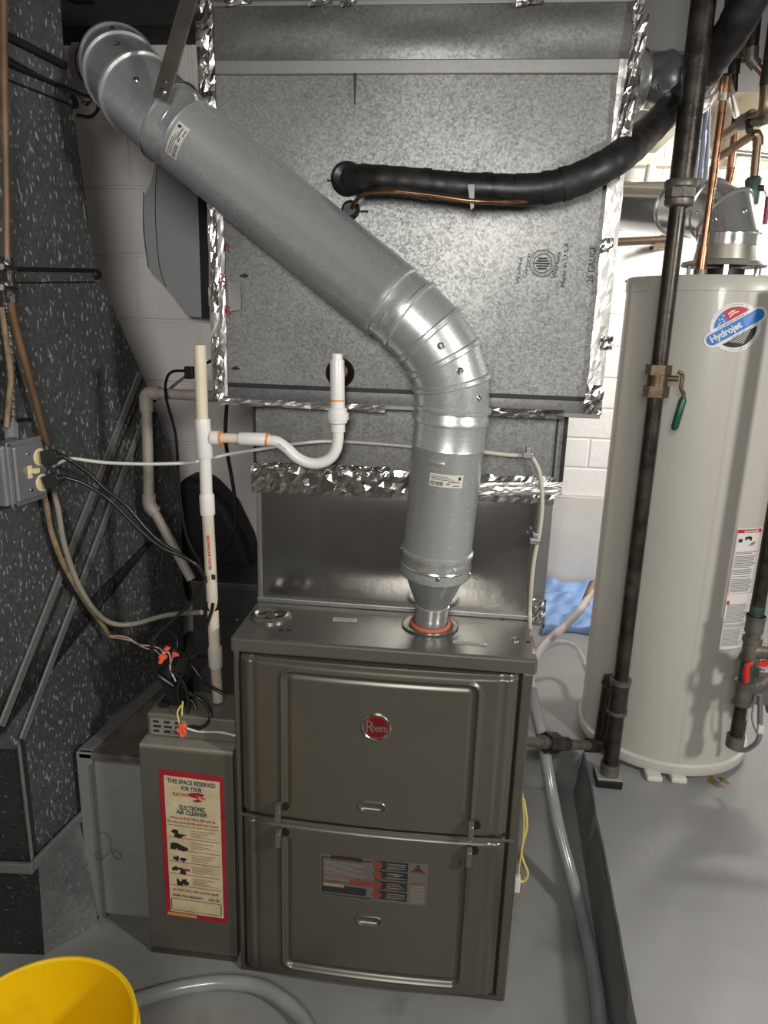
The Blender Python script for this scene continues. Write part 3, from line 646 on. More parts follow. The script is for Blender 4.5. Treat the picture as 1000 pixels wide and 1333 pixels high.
# diagonal section
Md = axisM(Dp, dd, (0, 0, 1)); Ld = (Ep-Dp).length
mb = MB(); mb.lathe([(VR-.001, -.012), (VR+.0015, -.004), (VR+.001, .022), (VR, .025), (VR, .040), (VR+.004, .043), (VR+.004, .055), (VR+.0035, .056), (VR+.0035, Ld-.055), (VR+.005, Ld-.05), (VR+.003, Ld-.046), (VR+.005, Ld-.02), (VR+.006, Ld+.004)], Md, 64)
mb.build('pipe_section', M_pipe, vent)
slot_on(Md, .025, ang_to_cam(Md, 0, -.5), VR); slot_on(Md, Ld-.03, ang_to_cam(Md, 0, .0), VR)
mb = MB(); mb.grid(lambda u, v: Md @ Vector(((VR+.0036)*math.cos(u*.03+ang_to_cam(Md, 0, 1.05)), (VR+.0036)*math.sin(u*.03+ang_to_cam(Md, 0, 1.05)), lerp(.06, Ld-.06, v))), 2, 1); mb.build('lock_seam', M_pipe2, vent)
q = Md.inverted() @ at(236, 182, Y=.09)
pipe_label(Md, q.z-.014, q.z+.014, ang_to_cam(Md, 0, -.25), .42, VR+.0036)
# elbow 2 into the wall
Fp = at(153, 84, Y=.42); G = at(134, 84, Y=.945); df = (G-Fp).normalized()
Ep2 = Ep+dd*.0
g = elbow(Ep2, dd, Fp, df, VR+.006, 4, 'elbow_gore')
for i, (o, p0, p1, ax) in enumerate(g[:3]):
    Mx = axisM((p0+p1)/2, ax); screw_on(Mx, 0, ang_to_cam(Mx, 0, (.2, .35, .3)[i]), VR+.006, o)
mb = MB(); mb.tube([Fp, G], VR+.001, 48, caps=False); mb.build('pipe_section', M_pipe, vent)
mb = MB(); mb.lathe([(VR, -.004), (VR+.004, -.02), (VR+.024, -.022), (VR+.027, -.016), (VR+.027, .004)], axisM(G, (0, 1, 0)), 48); mb.build('wall_collar', mat('painted_collar', (.55, .5, .48), .45, .3, var=.15, vscale=12), vent)

# hanging strap
strap = thing('hanger_strap', 'flat perforated dull steel strap holding up the diagonal vent pipe from above', 'strap', at(205, 125, Y=.06))
a, b = at(209, 128, Y=.055), at(262, -60, Y=.10); d = (b-a).normalized(); s_ = Vector((.017, 0, 0)); s_ = (s_-d*s_.dot(d))
mb = MB(); mb.prism([a-s_, a+s_, b+s_, b-s_], (0, .004, 0)); bar = mb.build('bar', mat('strap_steel', (.12, .105, .09), .45, .6, var=.2, vscale=20), strap, smooth=0, bevel=.001)
for t_, r_ in ((.012, .006), (.03, .0035)):
    p = a+d*t_; mb = MB(); mb.lathe([(0, .004), (r_*.6, .004), (r_, .001), (r_*1.2, 0)], axisM(p, (0, -1, 0)), 12); mb.build('screw', M_chrome, strap)
b2 = at(250, 42, Y=.05); 

# ================================================================== REFRIGERANT LINE
line = thing('insulated_line', 'thick black insulated refrigerant line curving from the big duct up to the ceiling at right', 'pipe', at(455, 235, Y=DY))
pts = [at(458, 232, Y=DY-.01), at(472, 233, Y=.12), at(520, 236, Y=.105), at(570, 241, Y=.10), at(620, 245, Y=.095), at(690, 247, Y=.09), at(740, 238, Y=.09), at(785, 218, Y=.105), at(815, 198, Y=.18), at(842, 173, Y=.46), at(866, 149, Y=.75), at(893, 120, Y=.78), at(925, 80, Y=.72), at(958, 33, Y=.65), at(985, -25, Y=.6), at(1000, -70, Y=.55)]
rr = [.024, .027, .026, .026, .0265, .028, .029, .029, .030, .033, .036, .039, .041, .043, .044, .044]
SPn = 10
P = smoothpath(pts, SPn); R_ = []
for i in range(len(P)):
    a_ = i/SPn; k = min(int(a_), len(rr)-2); f = a_-k; R_.append(lerp(rr[k], rr[k+1], f)*(1+.02*math.sin(i*1.3)))
mb = MB(); mb.tube(P, R_, 24); mb.build('foam_sleeve', M_rubber, line)
for k in (26, 33, 41, 47, 53, 58):
    mb = MB(); mb.tube(P[k:k+3], [R_[k]+.0015]*3, 24, caps=False); mb.build('tape_wrap', M_rubber, line)
k = 118; mb = MB(); mb.tube([P[k-2], P[k-1], P[k], P[k+1], P[k+2]], [R_[k], R_[k]+.004, R_[k]+.005, R_[k]+.003, R_[k]], 24, caps=False); mb.build('tape_wrap', M_cord, line)
q = at(452, 233, Y=DY); mb = MB(); mb.lathe([(.008, .016), (.020, .020), (.030, .010), (.034, -.004)], axisM((q.x, DY-.006, q.z), (-.15, -1, .1)), 24)
for s_ in (0, ): pass
mb.build('duct_grommet', M_rubber, line)
q = at(457, 274, Y=DY); mb = MB(); mb.lathe([(.0, .014), (.012, .014), (.018, .006), (.019, -.002)], axisM((q.x, DY-.006, q.z), (0, -1, 0)), 20); mb.build('duct_grommet', M_rubber, line)
for px, py in ((434, 235), (447, 275), (473, 275)):
    q = at(px, py, Y=DY-.01); mb = MB(); mb.tube([(q.x-.012, DY-.011, q.z), (q.x+.010, DY-.011, q.z)], .0016, 6); mb.build('screw', M_black, line)
lq = thing('copper_line', 'thin copper liquid line running just under the black insulated line', 'pipe', at(460, 268, Y=DY))
mb = MB(); mb.tube(smoothpath([at(458, 272, Y=DY-.012), at(463, 262, Y=.12), at(478, 251, Y=.09), at(510, 249, Y=.075), at(560, 254, Y=.07), at(620, 262, Y=.065), at(680, 262, Y=.075), at(720, 254, Y=.09)]), .0042, 10); mb.build('copper_tube', M_copper, lq)
mb = MB(); q0 = at(613, 240, Y=.07); 
mb.prism([at(609, 240, Y=.066), at(618, 240, Y=.066), at(617, 270, Y=.066), at(613, 273, Y=.066)], (0, .006, 0)); mb.build('cable_tie', M_cord, lq, smooth=0)

# ================================================================== LEFT DUCT
# right-facing side plane: X = X0 + .14*(Y-.07)
ld = thing('return_duct', 'dark spangled old return duct along the left edge with raised diagonal seams', 'duct', (-.6, .1, 0))
NX = Vector((1, -.14, 0)).normalized(); PX0 = Vector((-.435, .07, 0))
def onp(px, py, off=0.):
    d = FW + RT*((px-500)/FPX) - UP*((py-666.5)/FPX)
    P0_ = PX0+NX*off; t = (P0_-CAM).dot(NX)/d.dot(NX); return CAM+d*t
def slabp(name, pts, M, off=0, th=-.03, **k):
    P_ = [onp(x, y, off) for x, y in pts]; mb = MB(); mb.prism(P_, NX*th); return mb.build(name, M, ld, smooth=0, **k)
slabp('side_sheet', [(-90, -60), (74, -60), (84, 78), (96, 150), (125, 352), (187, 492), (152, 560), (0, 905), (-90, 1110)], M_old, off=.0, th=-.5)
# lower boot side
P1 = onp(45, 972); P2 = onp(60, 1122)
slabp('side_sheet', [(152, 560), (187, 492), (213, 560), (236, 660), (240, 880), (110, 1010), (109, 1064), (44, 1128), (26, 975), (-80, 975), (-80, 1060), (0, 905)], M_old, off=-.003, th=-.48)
# front faces of the boot
f0, f1 = onp(25, 968, .001), onp(43, 1122, .001)
mb = MB(); a = f0; b = f1
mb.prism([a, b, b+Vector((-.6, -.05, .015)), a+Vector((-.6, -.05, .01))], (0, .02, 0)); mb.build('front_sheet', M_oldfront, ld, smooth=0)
# lower plinth box: lit side and shaded front put into the sheet colours
c0 = onp(50, 1128, .006); c1 = onp(104, 1066, .006)
fl0 = at(58, 1243, Z=0); fl1 = at(128, 1203, Z=0)
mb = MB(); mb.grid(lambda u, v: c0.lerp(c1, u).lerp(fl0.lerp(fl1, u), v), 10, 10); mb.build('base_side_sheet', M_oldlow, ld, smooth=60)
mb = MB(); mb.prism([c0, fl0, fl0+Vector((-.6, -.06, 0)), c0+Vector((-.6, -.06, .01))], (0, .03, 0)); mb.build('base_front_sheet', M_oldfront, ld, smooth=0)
# flange between boot and base
e0, e1 = onp(44, 1122, .012), onp(107, 1058, .012)
mb = MB(); mb.tube([e0, e1], .006, 6); mb.prism([e0, e1, e1-Vector((0, 0, .022)), e0-Vector((0, 0, .024))], (-.008, 0, 0)); mb.build('flange', M_oldseam, ld, smooth=0)
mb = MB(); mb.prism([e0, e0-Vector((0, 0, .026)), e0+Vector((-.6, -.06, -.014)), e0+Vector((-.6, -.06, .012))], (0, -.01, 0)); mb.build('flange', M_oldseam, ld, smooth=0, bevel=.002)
# bend strip at top of boot front
mb = MB(); mb.tube([f0+Vector((.002, -.004, .004)), f0+Vector((-.6, -.054, .014))], .006, 8); mb.tube([f0+Vector((.0, -.002, 0)), f1+Vector((.0, -.002, 0))], .004, 8); mb.build('corner_bead', M_oldseam, ld)
def seam(p, w_, M=M_oldseam, off=.001, th=.006, n_='seam'):
    a, b = onp(*p[0], off), onp(*p[1], off); d = (b-a).normalized(); s2 = d.cross(NX).normalized()*w_/2
    mb = MB(); mb.prism([a-s2, a+s2, b+s2, b-s2], NX*th); return mb.build(n_, M, ld, smooth=0, bevel=.0015)
seam(((181, 486), (0, 945)), .020); seam(((186, 545), (27, 962)), .018)
seam(((186, 505), (6, 955)), .004, M_black, .001, .002)
seam(((10, 350), (124, 352)), .008, M_black, .002, .004); seam(((10, 368), (122, 367)), .003, M_black, .001, .003)
seam(((0, 43), (84, 86)), .014, M_black, .003, .008); seam(((0, 62), (97, 118)), .026, M_old, .001, .012, 'raised_seam'); seam(((0, 80), (102, 123)), .006, M_black, .003, .012); seam(((0, 100), (96, 138)), .004, M_black, .001, .003)
mb = MB(); p = onp(126, 357, .004); mb.lathe([(0, .006), (.010, .006), (.012, 0)], axisM(p, NX), 12); mb.build('seam_end', M_black, ld)
p = onp(95, 133, .004); mb = MB(); mb.lathe([(0, .006), (.012, .006), (.014, 0)], axisM(p, NX), 12); mb.build('seam_end', M_black, ld)

# ================================================================== RETURN BOX + AIR CLEANER
rb = thing('return_box', 'low galvanised return-air box with a handwritten mark, left of the air cleaner', 'duct', (-.2, .4, 0))
y0 = .085; zt = .492
xl = at(103, 985, Y=y0).x
mb = MB(); mb.box(xl+.0, -.012, y0+.01, .80, .028, zt-.004); mb.build('body', M_return, rb, smooth=0)
mb = MB(); mb.box(xl-.004, xl+.034, y0-.006, y0+.012, .02, zt); mb.box(xl+.034, xl+.038, y0-.003, y0+.01, .02, zt-.03); mb.build('corner_post', M_return, rb, smooth=0, bevel=.003)
mb = MB(); mb.box(xl+.034, xl+.040, y0-.012, y0+.0, .022, zt-.028); mb.build('fold', M_flange, rb, smooth=0, bevel=.001)
spangle_sheet(xl+.038, -.20, .03, zt-.024, y0-.002, .004, 10, 12).build('front_sheet', M_return, rb)
mb = MB(); mb.box(xl, -.012, y0-.006, .80, zt-.018, zt); mb.build('top_sheet', M_returntop, rb, smooth=0, bevel=.004)
a, b = Vector((xl+.014, y0, zt+.002)), Vector((xl+.075, .62, zt+.002)); 
mb = MB(); mb.prism([(xl, y0, zt+.001), (xl+.035, y0, zt+.001), (xl+.10, .62, zt+.001), (xl+.07, .62, zt+.001)], (0, 0, .006)); mb.build('edge_strip', M_oldseam, rb, smooth=0, bevel=.002)
mb = MB()
for pts in ([(133, 1105), (124, 1112), (130, 1121), (142, 1110), (152, 1108), (158, 1115), (152, 1118), (145, 1108), (143, 1090)], [(127, 1083), (139, 1084)], [(138, 1090), (141, 1086)]):
    mb.tube(smoothpath(path(pts, Y=y0-.008), 5), .0011, 5)
mb.build('handwritten_mark', M_grey, rb)

ac = thing('air_cleaner', 'narrow brown-grey air cleaner cabinet bearing a red-bordered cream notice', 'air cleaner', (-.12, .15, 0))
xa, xb = -.232, -.012; ya = .018; za_, zb_ = .012, .566
mb = MB(); mb.box(xa+.004, xb, ya+.01, .60, za_, zb_-.004); mb.build('cabinet', M_panel, ac, smooth=0, bevel=.002)
mb = MB(); mb.box(xa, xb-.001, ya-.004, ya+.010, za_, zb_); mb.build('front_panel', M_panel, ac, smooth=0, bevel=.003)
mb = MB(); mb.box(xa+.002, xb, ya-.006, ya+.09, zb_, zb_+.010); mb.build('top_channel', M_plate, ac, smooth=0, bevel=.003)
mb = MB(); mb.box(xa+.002, xb-.004, ya-.006, ya+.02, 0.0, za_); mb.build('bottom_rail', M_furnd, ac, smooth=0)
q0 = at(205, 1004, Y=ya-.005); q1 = at(296, 1187, Y=ya-.005)
nx0, nx1, nz0, nz1 = q0.x+.003, q1.x, .112, .512
yy = ya-.0045
sk = -.018
def npt(u, v, k=0.): # notice coords: u 0..1 , v 0..1 (bottom..top)
    return Vector((lerp(nx0, nx1, u), yy-k, lerp(nz0, nz1, v)+sk*(u-.5)*.3))
def nrect(mb, u0, u1, v0, v1, k): mb.add([npt(u0, v0, k), npt(u1, v0, k), npt(u1, v1, k), npt(u0, v1, k)], [(0, 1, 2, 3)])
mb = MB(); mb.prism([npt(0, 0), npt(1, 0), npt(1, 1), npt(0, 1)], (0, -.0006, 0)); notice = mb.build('notice', M_crimson, ac, smooth=0)
mb = MB(); nrect(mb, .075, .94, .035, .965, .0009); mb.build('paper', M_cream, notice, smooth=0, norm=False)
mb = MB(); nrect(mb, .02, .5, .006, .028, .0009); mb.build('worn_edge', mat('worn_edge', (.5, .3, .1), .6), notice, smooth=0, norm=False)
def ntext(mb, t, u0, u1, v, size, bold=.0003): mb.text(t, size, npt(u0, v, .0014), (1, 0, sk*.3/(nx1-nx0)), (0, 0, 1), bold=bold, width=(u1-u0)*(nx1-nx0), thick=0)
mb = MB()
ntext(mb, 'THIS SPACE RESERVED', .13, .88, .922, .0155, .0005); ntext(mb, 'FOR YOUR', .34, .66, .882, .0155, .0005)
ntext(mb, 'ELECTRONIC', .30, .70, .755, .0155, .0005); ntext(mb, 'AIR CLEANER', .25, .74, .722, .0155, .0005)
ntext(mb, 'WHEN YOU ARE READY . . . CALL US', .12, .88, .148, .009, .0003)
# call box outline
for r in ((.10, .90, .130, .134), (.10, .90, .048, .052), (.09, .105, .055, .128), (.895, .91, .055, .128)): nrect(mb, *r, .0014)
mb.build('lettering', M_navy, notice, norm=False)
mb = MB()
ntext(mb, 'ELECTRO-AIR', .20, .56, .842, .011)
ntext(mb, 'When an ELECTRO-AIR will do', .14, .86, .688, .0085, .0002); ntext(mb, 'for you, your family and your home', .10, .90, .660, .0085, .0002)
for i in range(6): nrect(mb, .10, .90, .640-i*.083, .644-i*.083, .0013)
ntext(mb, 'An ELECTRO-AIR pays for itself!', .13, .87, .190, .009, .0002)
for k in range(1): pass
cpt = [(.42, .858), (.50, .873), (.62, .878), (.70, .868), (.66, .850), (.72, .846), (.66, .822), (.58, .812), (.50, .818), (.60, .838), (.52, .842)]
mb.add([npt(u, v, .0012) for u, v in cpt], [tuple(range(len(cpt)-1, -1, -1))])
nrect(mb, .26, .34, .0, .0, .001); nrect(mb, .31, .42, .335, .350, .0013)
mb.build('lettering', M_crimson, notice, norm=False)
mb = MB(); ntext(mb, 'AIR', .66, .74, .826, .009); 
mb.add([npt(u, v, .0015) for u, v in ((.56, .862), (.66, .838), (.60, .838), (.70, .816), (.62, .846), (.68, .846))], [(0, 5, 4), (4, 1, 2), (2, 1, 3)])
mb.build('lettering', M_cream, notice, norm=False)
mb = MB(); rnd = random.Random(9)
heads = ('Dust & dirt', 'Reduces household', 'Less irritants', 'Relieves', 'Furniture & drapes')
for i in range(5):
    v = .618-i*.083
    ntext(mb, ('Dust is what is missing', 'Reduces housework', 'Less cleaning expense', 'Reduces irritants from the air', 'Protects furnishings')[i], .46, .82, v-.004, .0055, .0001)
    for k in range(4): nrect(mb, .46, .62+rnd.random()*.27, v-.016-k*.009, v-.0125-k*.009, .0013)
mb.build('fine_print', mat('faded_print', (.28, .18, .11), .6), notice, norm=False)
mb = MB()
for i in range(5):
    v = .588-i*.083; rnd = random.Random(40+i)
    for k in range(7):
        u = .17+rnd.random()*.18; w_ = .02+rnd.random()*.06; h_ = .006+rnd.random()*.018; vv = v+rnd.uniform(-.018, .012)
        pts = [npt(u+w_*math.cos(t)*(.6+rnd.random()*.5), vv+h_*math.sin(t)*(.6+rnd.random()*.5), .0012+.00003*k) for t in [j*math.tau/9 for j in range(9)]]
        mb.add(pts, [tuple(range(9))])
mb.build('sketches', M_ink, notice, norm=False)
# power box on top
pb = thing('power_box', 'small grey-brown control box with rating plate sitting on top of the air cleaner', 'control box', (-.14, .15, .576))
pa, pz0, pz1 = .045, .577, .635
mb = MB(); mb.box(-.222, -.016, pa, .16, pz0, pz1); mb.build('housing', M_powbox, pb, smooth=0, bevel=.004)
mb = MB(); mb.box(-.214, -.130, pa-.0012, pa, pz0+.006, pz1-.012); pl = mb.build('rating_plate', M_plate, pb, smooth=0)
mb = MB()
for i in range(3):
    for j in range(3): mb.box(-.208+j*.026, -.194+j*.026+(i % 2)*.005, pa-.0016, pa-.001, pz0+.012+i*.012, pz0+.018+i*.012)
for k in range(4): mb.box(-.185, -.135, pa-.0016, pa-.001, pz0+.009+k*.003, pz0+.0098+k*.003)
mb.build('print', M_ink, pl, smooth=0)
mb = MB(); mb.box(-.126, -.096, pa-.001, pa+.002, pz0+.022, pz0+.036); mb.build('slot', M_black, pb, smooth=0)
mb = MB(); mb.box(-.205, -.185, .07, .11, pz1, pz1+.012); mb.box(-.195, -.150, .085, .15, pz1, pz1+.05); mb.build('terminal_block', M_black, pb, smooth=0, bevel=.002)

# dark clutter void: grey sheet box behind (return drop)
bd = thing('return_drop', 'dark grey sheet-metal box standing behind the cords beside the furnace', 'duct', (-.2, .66, .5))
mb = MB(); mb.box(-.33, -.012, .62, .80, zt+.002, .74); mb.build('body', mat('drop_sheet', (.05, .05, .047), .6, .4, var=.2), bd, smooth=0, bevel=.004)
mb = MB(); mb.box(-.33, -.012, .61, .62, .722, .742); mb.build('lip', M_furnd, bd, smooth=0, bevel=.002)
bg = MB(); bg.box(-.10, .02, .58, .60, .75, 1.10)
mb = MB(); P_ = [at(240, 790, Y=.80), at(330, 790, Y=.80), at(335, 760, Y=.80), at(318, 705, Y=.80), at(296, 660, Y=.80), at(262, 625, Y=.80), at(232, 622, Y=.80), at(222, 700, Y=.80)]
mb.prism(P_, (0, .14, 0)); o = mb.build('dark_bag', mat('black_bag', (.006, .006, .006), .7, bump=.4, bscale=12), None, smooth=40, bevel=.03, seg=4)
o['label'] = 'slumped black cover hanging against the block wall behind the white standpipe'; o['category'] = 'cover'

# ================================================================== ACCESS PANEL on the wall
ap = thing('access_panel', 'blue-grey angled metal panel against the block wall behind the diagonal vent', 'panel', at(240, 410, Y=.80))
P_ = path([(205, 200), (196, 238), (188, 255), (187, 300), (193, 350), (216, 374), (245, 412), (292, 417), (292, 190)], Y=.86)
mb = MB(); mb.prism(P_, (0, .05, 0)); mb.build('sheet', M_access, ap, smooth=0, bevel=.002)
mb = MB(); mb.tube(smoothpath(path([(205, 205), (202, 250), (203, 300), (208, 350), (216, 374)], Y=.855)), .0022, 6); mb.tube(smoothpath(path([(187, 250), (187, 300), (193, 348)], Y=.855)), .0022, 6); mb.build('bright_edge', M_chrome, ap)
P_ = path([(259, 250), (285, 250), (285, 414), (264, 414)], Y=.855); mb = MB(); mb.prism(P_, (0, -.01, 0)); mb.build('dark_edge', M_black, ap, smooth=0)
P_ = path([(271, 374), (281, 374), (281, 399), (272, 399)], Y=.842); mb = MB(); mb.prism(P_, (0, .002, 0)); lb = mb.build('label', M_sticker, ap, smooth=0)
mb = MB()
for k in range(5): mb.prism(path([(272.5, 378+k*4), (279.5, 378+k*4), (279.5, 379.6+k*4), (272.5, 379.6+k*4)], Y=.841), (0, .0008, 0))
mb.build('print', M_ink, lb, smooth=0)

# ================================================================== PVC CONDENSATE
def pipe_thing(name, label, cat, segs, loc=None):
    """segs: (partname, points, radius, material)"""
    t = thing(name, label, cat, loc or segs[0][1][0])
    for pn, P_, r_, M in segs:
        mb = MB(); mb.tube(P_, r_, 24); mb.build(pn, M, t, smooth=45)
    return t
Yp = .10
V = lambda px, py, Y=Yp: at(px, py, Y=Y)
sp = pipe_thing('standpipe', 'upright white and cream plastic drain standpipe with open top, left of the furnace', 'drain pipe', [
    ('upper_tube', [V(260, 449), V(263.5, 548)], .0125, M_pvcy),
    ('tee', [V(263.5, 545), V(263.7, 548), V(267, 594), V(267, 596)], [.0155, .0165, .0165, .0155], M_pvc),
    ('tube', [V(267, 592), V(269, 650)], .0130, M_pvc),
    ('coupling', [V(269, 643), V(269.2, 645), V(270.4, 668), V(270.5, 670)], [.0150, .0160, .0160, .0150], M_pvc),
    ('lower_tube', [V(270.5, 668, .10), V(280, 850, .11)], .0128, M_pvcd),
    ('coupling', [V(280, 842, .11), V(280, 844, .11), V(281, 866, .11), V(281, 868, .11)], [.0150, .0162, .0162, .0150], mat('grey_white_pvc', (.5, .47, .42), .4)),
    ('bottom_tube', [V(281, 866, .11), V(284, 912, .115)], .0125, mat('dirty_tube', (.42, .36, .27), .45, var=.15, vscale=15))], loc=V(284, 912, .115))
mb = MB(); mb.tube([V(276, 570), V(287, 570), V(288, 570)], [.0150, .0150, .0145], 24); mb.build('tee_branch', M_pvc, sp)
mb = MB(); mb.lathe([(.0125, .0), (.0095, .0), (.0095, -.02)], axisM(V(260, 449), (V(260, 449)-V(263.5, 548))), 24); mb.build('open_rim', M_pvcy, sp)
mb = MB(); mb.lathe([(.0094, -.004), (0, -.004)], axisM(V(260, 449), (V(260, 449)-V(263.5, 548))), 24); mb.build('bore', M_black, sp)
mb = MB(); mb.tube([V(276.3, 781, .108), V(277.2, 793, .108)], .0140, 24); mb.build('black_tape', M_cord, sp)
mb = MB(); mb.tube([V(275, 755, .108), V(275.1, 757, .108)], .0142, 24); mb.build('cable_tie', M_cord, sp)
mb = MB(); a, b = V(269, 697, .083), V(272, 742, .083); d = b-a; mb.text('BROWNLINE WATER', .008, a, d, Vector((-d.z, 0, d.x)).normalized(), width=d.length, bold=.0003); mb.build('red_lettering', M_red, sp, norm=False)
mb = MB(); a = V(278, 750, .088); mb.box(a.x-.003, a.x+.006, a.y-.006, a.y-.0055, a.z-.006, a.z+.006); mb.build('print', M_ink, sp, smooth=0)
Yt = .10
tr = thing('condensate_trap', 'white plastic condensate trap with U-bend and union in front of the coil case', 'drain trap', V(400, 605))
def tp(nm, P_, r_, M): mb = MB(); mb.tube(P_, r_, 24); return mb.build(nm, M, tr, smooth=45)
tp('cream_tube', [V(288, 570), V(318, 571)], .0105, M_pvcy)
tp('primer_ring', [V(286.5, 570), V(289, 570)], .0153, M_cement)
tp('coupling', [V(312, 571), V(314, 571), V(346, 572), V(348, 572)], [.0130, .0140, .0140, .0130], M_pvc)
tp('primer_ring', [V(347, 572), V(350, 572.5)], .0143, M_cement)
bend = smoothpath([V(349, 573), V(361, 575), V(374, 584), V(386, 595), V(400, 602), V(415, 603), V(429, 597), V(437, 586), V(440, 572), V(440, 556)], 6)
tp('u_bend', bend, .0118, M_pvc)
tp('union_nut', [V(440, 562), V(440, 552), V(440, 550), V(439.5, 533), V(439.5, 530)], [.0150, .0150, .0195, .0195, .0155], M_pvc)
un = [V(440, 546), V(440, 537)]
tp('union_collar', un, .0225, M_pvc)
tp('primer_ring', [V(439.5, 522), V(439.5, 520)], .0155, M_cement)
tp('riser_tube', [V(439.5, 532), V(439.5, 520), V(439, 470), V(439, 468)], [.0148, .0148, .0148, .0140], M_pvc)
tp('cap', [V(439, 470), V(439, 462), V(439, 460)], [.0115, .0125, .0110], M_pvc)
q = V(439, 485); tp('outlet_stub', [q, Vector((q.x, DY, q.z))], .012, M_pvc)
tp('primer_ring', [q+Vector((0, .045, 0)), q+Vector((0, .048, 0))], .0135, M_cement)
mb = MB(); a = V(362, 578, .086); mb.text('NSF PVC', .006, a, (1, 0, -.75), (.75, 0, 1), width=.02); mb.build('print', M_grey, tr, norm=False)
# grey PVC drain behind
Yg = .40
pipe_thing('grey_drain', 'grey-brown plastic drain pipe elbowed along the block wall behind the old duct', 'drain pipe', [
    ('horizontal_tube', [V(300, 517, Yg), V(208, 512, Yg)], .0135, M_pvcg),
    ('elbow', round_poly([V(208, 512, Yg), V(190, 511, Yg), V(191, 535, Yg)], .035), .0175, M_pvcg),
    ('vertical_tube', [V(191, 533, Yg), V(194, 648, Yg)], .0135, M_pvcg),
    ('elbow', round_poly([V(194, 643, Yg), V(194, 658, Yg), V(203, 668, Yg)], .02), .0175, M_pvcg),
    ('diagonal_tube', [V(201, 666, Yg), V(249, 754, Yg)], .0125, M_pvcg)])

# ================================================================== CABLES
def cable(name, label, cat, P_, r_, M, sm=8, seg=10, group=None):
    mb = MB(); mb.tube(smoothpath(P_, sm), r_, seg); o = mb.build(name, M, None); tag(o, label, cat, group); return o
# outlet box
q = at(38, 608, Y=-.03)
ob = thing('outlet_box', 'grey steel outlet box with raised cover and two black plugs on the left duct', 'outlet box', onp(38, 640))
bx = NX; ux = Vector((.14, 1, 0)).normalized()
oc = onp(34, 614, .060)
Mo = Matrix(((ux.x, 0, bx.x, oc.x), (ux.y, 0, bx.y, oc.y), (0, 1, 0, oc.z), (0, 0, 0, 1)))
mb = MB(); mb.box(-.055, .043, -.060, .058, -.055, -.004, Mo); mb.build('box', M_steel, ob, smooth=0, bevel=.004)
mb = MB(); mb.box(-.045, .052, -.064, .064, -.004, 0, Mo); cv = mb.build('cover', M_steel, ob, smooth=0, bevel=.003)
mb = MB(); mb.box(-.036, .046, -.055, .055, 0, .008, Mo); mb.build('raised_cover', M_steel, cv, smooth=0, bevel=.005, seg=3)
for dx, dy in ((-.040, .058), (-.040, -.059)):
    mb = MB(); mb.lathe([(0, .003), (.003, .003), (.004, .0)], Mo @ Matrix.Translation((dx, dy, 0)), 10); mb.build('screw', M_chrome, cv)
for dy in (.036, -.036):
    mb = MB(); mb.lathe([(0, .002), (.003, .002), (.004, .0)], Mo @ Matrix.Translation((0, dy, .008)), 10); mb.build('screw', M_chrome, cv)
mb = MB(); mb.box(-.006, .006, -.013, .013, .008, .010, Mo); mb.box(0, .013, -.003, .007, .008, .022, Mo); mb.build('toggle_switch', M_ivory, ob, smooth=0, bevel=.001)
for dy in (.024, -.028):
    mb = MB(); mb.lathe([(0, .002), (.017, .002), (.018, 0)], Mo @ Matrix.Translation((.033, dy, .008)), 24); mb.build('socket', M_ivory, ob)
# plugs
def plug(px0, py0, px1, py1, lab):
    a, b = onp(px0, py0, .065), onp(px1, py1, .085); d = (b-a).normalized(); mb = MB()
    mb.tube([a, a+d*.003, a+d*.022, a+d*.030, b, b+d*.012], [.013, .0145, .0145, .010, .008, .005], 12); 
    o = mb.build('plug', M_cord, None); return o, b
pts1 = [(81, 594), (94, 601), (115, 616), (138, 638), (162, 656), (189, 687), (209, 706), (236, 722), (254, 736)]
pts2 = [(84, 621), (108, 629), (132, 643), (152, 660), (182, 690), (209, 712), (236, 724), (256, 736), (266, 752)]
def cordset(label, px0, py0, pts):
    n_ = len(pts); P_ = []
    for i, (x, y) in enumerate(pts):
        t = i/(n_-1); a = onp(x, y, .085) if t < .5 else None
        a = onp(x, y, .085); b = at(x, y, Y=.06); P_.append(at(x, y, Y=lerp(onp(*pts[0], .105).y, .075, t)))
    a = Mo @ Vector((.033, py0, .011)); t = thing('appliance_cord', label, 'power cord', a)
    d = (P_[0]-a).normalized(); mb = MB(); s2 = Vector((0, 0, 1))
    Mp = axisM(a, d, (0, 0, 1)); mb.box(-.013, .013, -.010, .010, 0, .030, Mp); L2 = (P_[0]-a).length
    mb.tube([a+d*.028, a+d*(L2*.7), P_[0]+d*.004], [.011, .009, .005], 12); mb.build('plug', M_cord, t, smooth=30, bevel=.003)
    mb = MB(); mb.tube(smoothpath(P_), .0042, 10); mb.build('cord', M_cord, t); return t
cordset('black power cord from the upper socket of the outlet box, drooping right to the standpipe', 52, .024, pts1)
cordset('black power cord from the lower socket of the outlet box, drooping right to the standpipe', 53, -.028, pts2)
def lp(pts, ya_, yb_): 
    n_ = len(pts)-1; return [at(x, y, Y=lerp(ya_, yb_, i/n_)) for i, (x, y) in enumerate(pts)]
yb = onp(69, 606, .06).y
cable('white_cable', 'white flat cable from the outlet box passing behind the standpipe to the coil case', 'cable', lp([(69, 607), (80, 601), (94, 597), (135, 602), (189, 604), (236, 603), (256, 601)], yb, .14)+lp([(294, 592), (330, 586), (400, 576), (450, 575), (520, 580), (560, 584)], .165, .188), .0038, M_wirew)
t = thing('thermostat_cable', 'beige cable clipped across the coil case and down the plenum right of the vent pipe', 'cable', at(690, 835, Y=.19))
mb = MB(); mb.tube(smoothpath(path([(575, 584), (625, 588), (660, 592), (688, 594), (697, 602), (704, 622), (706, 655), (703, 690), (696, 725), (692, 760), (690, 800, .19), (691, 830, .12), (695, 852, .02)], Y=.182)), .0048, 10); mb.build('cable', M_beige, t)
